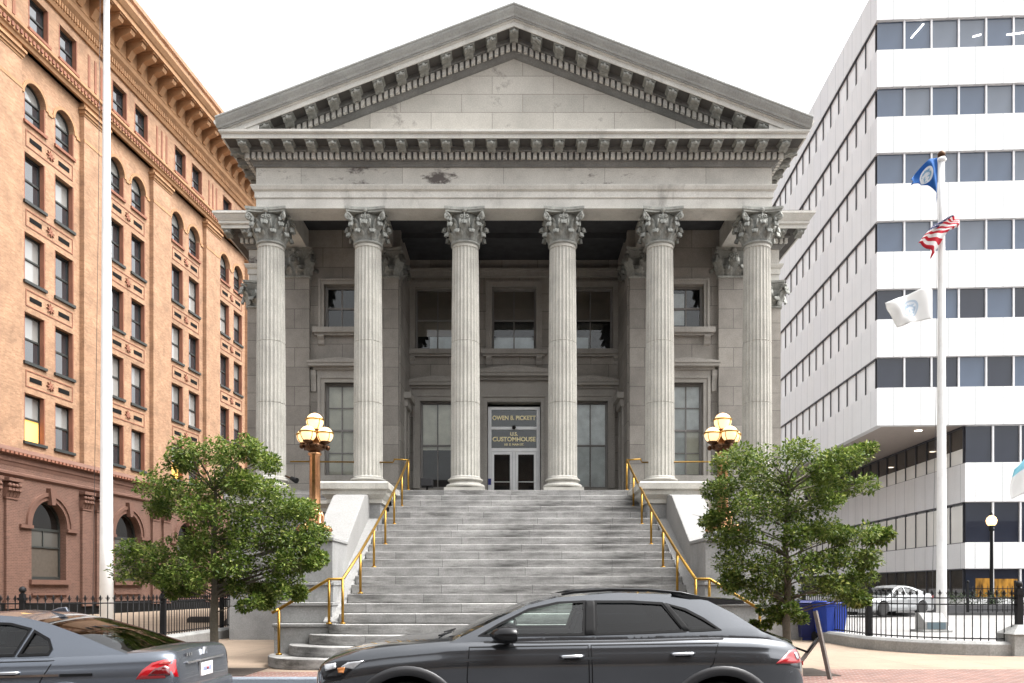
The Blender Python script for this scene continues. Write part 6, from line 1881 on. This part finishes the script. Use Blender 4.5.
SUV = dict(L=4.83, W=0.995, zbot=0.24, crown=0.05, wr=0.385, wheels=(0.93, 3.93), lip=0.165, lipmat=arch_grey, cabin=(1.25, 4.70), belt=1.17, tumble=0.50,
  top=[(0,0.80),(0.05,0.90),(0.12,0.955),(0.25,1.005),(0.45,1.06),(0.7,1.10),(1.0,1.13),(1.4,1.16),(2,1.175),(3,1.19),(3.8,1.205),(4.3,1.195),(4.55,1.165),(4.68,1.11),(4.76,1.02),(4.80,0.92),(4.83,0.80)],
  hw=[(0,0.70),(0.03,0.80),(0.08,0.87),(0.16,0.915),(0.3,0.95),(0.55,0.975),(0.93,0.992),(2,0.985),(3,0.988),(3.9,0.995),(4.25,0.985),(4.5,0.935),(4.65,0.87),(4.74,0.79),(4.80,0.69),(4.83,0.60)],
  gout=[(1.32,1.14),(1.54,1.245),(1.80,1.375),(2.06,1.495),(2.38,1.578),(2.98,1.625),(3.5,1.605),(3.85,1.545),(4.08,1.425),(4.34,1.25),(4.66,1.12),(4.4,1.12),(3.8,1.15),(2.6,1.14)], nroof=11,
  glass=(2.10, 4.10), bulge=0.035, rear_glass=privacy,
  windows=[('front', [(1.62,1.215),(1.80,1.315),(2.10,1.462),(2.38,1.525),(2.64,1.538),(2.62,1.225)], car_glass),
           ('rear', [(2.74,1.23),(2.75,1.537),(3.10,1.537),(3.40,1.520),(3.59,1.26),(3.2,1.243)], privacy),
           ('quarter', [(3.645,1.262),(3.45,1.512),(3.62,1.462),(3.78,1.375),(3.93,1.272)], privacy)],
  doors=[('front', [(1.55,0.45),(1.50,0.8),(1.52,1.11),(2.66,1.13),(2.68,0.45)]), ('rear', [(2.70,0.45),(2.68,1.13),(3.90,1.15),(3.84,0.95),(3.55,0.62),(3.45,0.45)])],
  handles=[(2.50, 1.02), (3.55, 1.045)], handlemat=chrome,
  strips=[([(1.66,1.152),(2.2,1.150),(2.8,1.158),(3.4,1.172),(3.95,1.185)], 0.016, 0.004, 'window_line_trim', car_gloss),
          ([(1.45,0.42),(2.2,0.40),(3.0,0.40),(3.5,0.42)], 0.13, 0.006, 'sill_cladding', arch_grey)],
  mirror=(1.88, 1.20), mirrormat=car_gloss, seats=[(2.55,1.42,2),(3.5,1.40,3)], dash=1.6, extra=suv_extra)
car('suv', SUV, -1.95, 8.75, 'dark grey metallic suv with a sloping rear roof, standing in front of the stone stairs', suv_paint)

# ---- grey saloon at the left edge
sed_paint = paint('slate_grey_metallic_paint', (0.125,0.14,0.165), 0.75, 0.25)
def sed_extra(c, ys, yg, zt, hw, pm):
    L = 4.73
    for sg in (-1, 1):
        t = patch(subdiv([(4.36, 0.765), (4.42, 0.86), (4.50, 0.925), (4.60, 0.955), (4.695, 0.95), (4.715, 0.775)]), lambda x, z: ys(x, z), sg, 0.008, 'taillight', red_lens, c)
        h = patch(subdiv([(0.12, 0.66), (0.3, 0.74), (0.7, 0.80), (0.55, 0.66), (0.2, 0.60)]), lambda x, z: ys(x, z), sg, 0.008, 'headlight', white_lens, c)
        patch(subdiv([(4.47, 0.80), (4.53, 0.87), (4.62, 0.90), (4.66, 0.88), (4.67, 0.80)]), lambda x, z: ys(x, z), sg, 0.012, 'lamp_inner', red_deep, t)
        patch(subdiv([(4.56, 0.91), (4.60, 0.94), (4.67, 0.94), (4.66, 0.915)]), lambda x, z: ys(x, z), sg, 0.012, 'lamp_reflector', red_bright, t)
    mb = MB(); mb.box(4.70, 4.738, -0.52, 0.52, 0.885, 0.91); mb.build('boot_chrome_strip', chrome, c, bevel=0.006)
    mb = MB(); mb.box(4.70, 4.736, -0.19, 0.19, 0.715, 0.88); p = mb.build('plate_recess', chrome, c, bevel=0.008)
    mb = MB(); mb.box(4.7365, 4.742, -0.155, 0.155, 0.73, 0.865); pl = mb.build('rear_plate', white_paint, c)
    mb = MB(); mb.box(4.7425, 4.744, -0.12, -0.02, 0.775, 0.82); mb.box(4.7425, 4.744, 0.03, 0.12, 0.775, 0.82); mb.build('plate_marks', plain('plate_blue', (0.25,0.28,0.40), 0.5), pl)
    mb = MB(); mb.ball((4.743, 0.0, 0.80), 0.018, 8, 6); mb.build('plate_emblem', red_lens, pl)
    mb = MB(); mb.prism([(-0.05, 0.955), (-0.03, 0.955), (0.0, 1.01), (0.03, 0.955), (0.05, 0.955), (0.015, 1.03), (-0.015, 1.03)], 4.70, 4.728, 'x'); mb.build('badge', chrome, c)
    mb = MB()
    for k in range(3): mb.box(4.70, 4.716, -0.50+0.055*k, -0.465+0.055*k, 0.965, 0.995)
    mb.build('boot_lettering', chrome, c)
    mb = MB(); mb.box(0-0.015, 0.02, -0.4, 0.4, 0.45, 0.68); mb.build('grille', car_gloss, c)
    # shark fin
    mb = MB(); mb.prism([(3.02, 1.415), (3.12, 1.455), (3.2, 1.465), (3.23, 1.41)], -0.025, 0.025, 'y'); mb.build('aerial_fin', pm, c, bevel=0.01)
    mb = MB(); mb.box(4.55, 4.76, -0.80, 0.80, 0.50, 0.66); mb.build('rear_bumper', pm, c, bevel=0.05)
SED = dict(L=4.73, W=0.92, zbot=0.20, crown=0.035, wr=0.33, wheels=(0.95, 3.69), lip=0.09, lipmat=None, cabin=(1.45, 4.10), belt=0.95, tumble=0.55,
  top=[(0,0.60),(0.05,0.68),(0.2,0.75),(0.6,0.83),(1.1,0.90),(1.5,0.945),(2.2,0.96),(3.0,0.98),(3.7,1.00),(4.2,1.02),(4.55,1.03),(4.66,1.01),(4.70,0.96),(4.72,0.80),(4.73,0.72)],
  hw=[(0,0.55),(0.04,0.66),(0.12,0.76),(0.3,0.85),(0.6,0.895),(1,0.915),(2.5,0.92),(3.7,0.918),(4.2,0.895),(4.5,0.86),(4.65,0.815),(4.70,0.77),(4.73,0.70)],
  gout=[(1.30,0.91),(1.7,1.10),(2.05,1.28),(2.4,1.375),(2.75,1.395),(3.05,1.375),(3.35,1.315),(3.7,1.205),(4.05,1.075),(4.28,1.0),(3.7,0.97),(2.6,0.94)], nroof=10,
  glass=(2.1, 3.18), bulge=0.035, rear_glass=privacy,
  windows=[('front', [(1.72,0.985),(2.1,1.21),(2.45,1.31),(2.62,1.315),(2.60,0.99)], car_glass),
           ('rear', [(2.70,0.99),(2.72,1.315),(2.98,1.305),(3.20,1.255),(3.12,1.0)], car_glass),
           ('quarter', [(3.17,1.0),(3.25,1.235),(3.42,1.155),(3.48,1.06),(3.46,1.01)], car_glass)],
  doors=[('front', [(1.5,0.35),(1.45,0.7),(1.5,0.90),(2.64,0.93),(2.66,0.35)]), ('rear', [(2.68,0.35),(2.66,0.93),(3.55,0.955),(3.42,0.7),(3.2,0.45),(3.15,0.35)])],
  handles=[(2.45, 0.815), (3.12, 0.83)], handlemat=chrome,
  strips=[([(1.2,0.77),(2.2,0.785),(3.2,0.80),(3.62,0.81)], 0.022, 0.006, 'side_moulding', chrome), ([(3.63,0.81),(3.95,0.817)], 0.026, 0.006, 'side_marker', car_black),
          ([(3.47,0.985),(3.53,1.05),(3.45,1.165),(3.25,1.265),(3.0,1.325)], 0.012, 0.0, 'window_chrome', car_black)][:2],
  mirror=(1.85, 1.0), mirrormat=None, seats=[(2.3,0.98,2),(3.25,0.90,3)], dash=1.7, extra=sed_extra)
car('saloon_car', SED, -8.10, 8.98, 'slate grey saloon car with a red tail light, cut by the left edge', sed_paint)

# ---- white car in the lot
white_car = paint('silver_white_paint', (0.30,0.31,0.32), 0.3, 0.3)
S3 = dict(SED)
def white_extra(c, ys, yg, zt, hw, pm):
    for sg in (-1, 1):
        patch(subdiv([(0.12, 0.66), (0.3, 0.74), (0.7, 0.80), (0.55, 0.66), (0.2, 0.60)]), lambda x, z: ys(x, z), sg, 0.008, 'headlight', white_lens, c)
        patch(subdiv([(4.32, 0.80), (4.45, 0.92), (4.66, 0.95), (4.69, 0.80)]), lambda x, z: ys(x, z), sg, 0.008, 'taillight', red_lens, c)
    mb = MB(); mb.box(-0.02, 0.02, -0.45, 0.45, 0.42, 0.66); mb.build('grille', car_black, c)
S3.update(extra=white_extra, handlemat=None, strips=[])
th = math.radians(28)
car('saloon_car', S3, PX(851, 38.0), 37.8, 'silver white saloon car parked in the lot behind the right-hand iron fence', white_car, rz=th, z0=0.16)
# ================================================================== daylight and camera
SUN_EL, SUN_AZ = math.radians(60), math.radians(97)      # veiled sun to the right
w = bpy.data.worlds.new('World'); scene.world = w; w.use_nodes = True
nt = w.node_tree; bg = nt.nodes['Background']
sky = nt.nodes.new('ShaderNodeTexSky'); sky.sky_type = 'NISHITA'; sky.sun_disc = False
sky.sun_elevation = SUN_EL; sky.sun_rotation = SUN_AZ; sky.air_density = 1.0; sky.dust_density = 8.0; sky.ozone_density = 1.0
hs = nt.nodes.new('ShaderNodeHueSaturation'); hs.inputs['Saturation'].default_value = 0.10
nt.links.new(sky.outputs[0], hs.inputs['Color']); nt.links.new(hs.outputs[0], bg.inputs[0])
bg.inputs[1].default_value = 0.15
sd = bpy.data.lights.new('sun', 'SUN'); sd.energy = 0.5; sd.angle = math.radians(30); sd.color = (1.0, 0.96, 0.90)
so = bpy.data.objects.new('sun', sd); COL.objects.link(so)
# direction to the sun (rotation 0 is +Y, turning clockwise seen from above)
dv = Vector((math.sin(SUN_AZ)*math.cos(SUN_EL), math.cos(SUN_AZ)*math.cos(SUN_EL), math.sin(SUN_EL)))
so.rotation_euler = (-dv).to_track_quat('-Z', 'Y').to_euler()
so.location = dv*60
scene.view_settings.view_transform = 'Standard'; scene.view_settings.look = 'None'; scene.view_settings.gamma = 1.0
scene.view_settings.exposure = 1.85
cam = bpy.data.cameras.new('camera'); co = bpy.data.objects.new('camera', cam); COL.objects.link(co)
co.location = (0, 0, EYE); co.rotation_euler = (PI/2, 0, 0)
cam.sensor_width = 36; cam.sensor_fit = 'HORIZONTAL'; cam.lens = 36*F/1024
cam.shift_x = -(CX-512)/1024; cam.shift_y = (CY-341.5)/1024
cam.clip_start = 0.1; cam.clip_end = 5000
scene.camera = co
scene.render.resolution_x, scene.render.resolution_y = 1024, 683
scene.cycles.max_bounces = 8; scene.cycles.transparent_max_bounces = 12
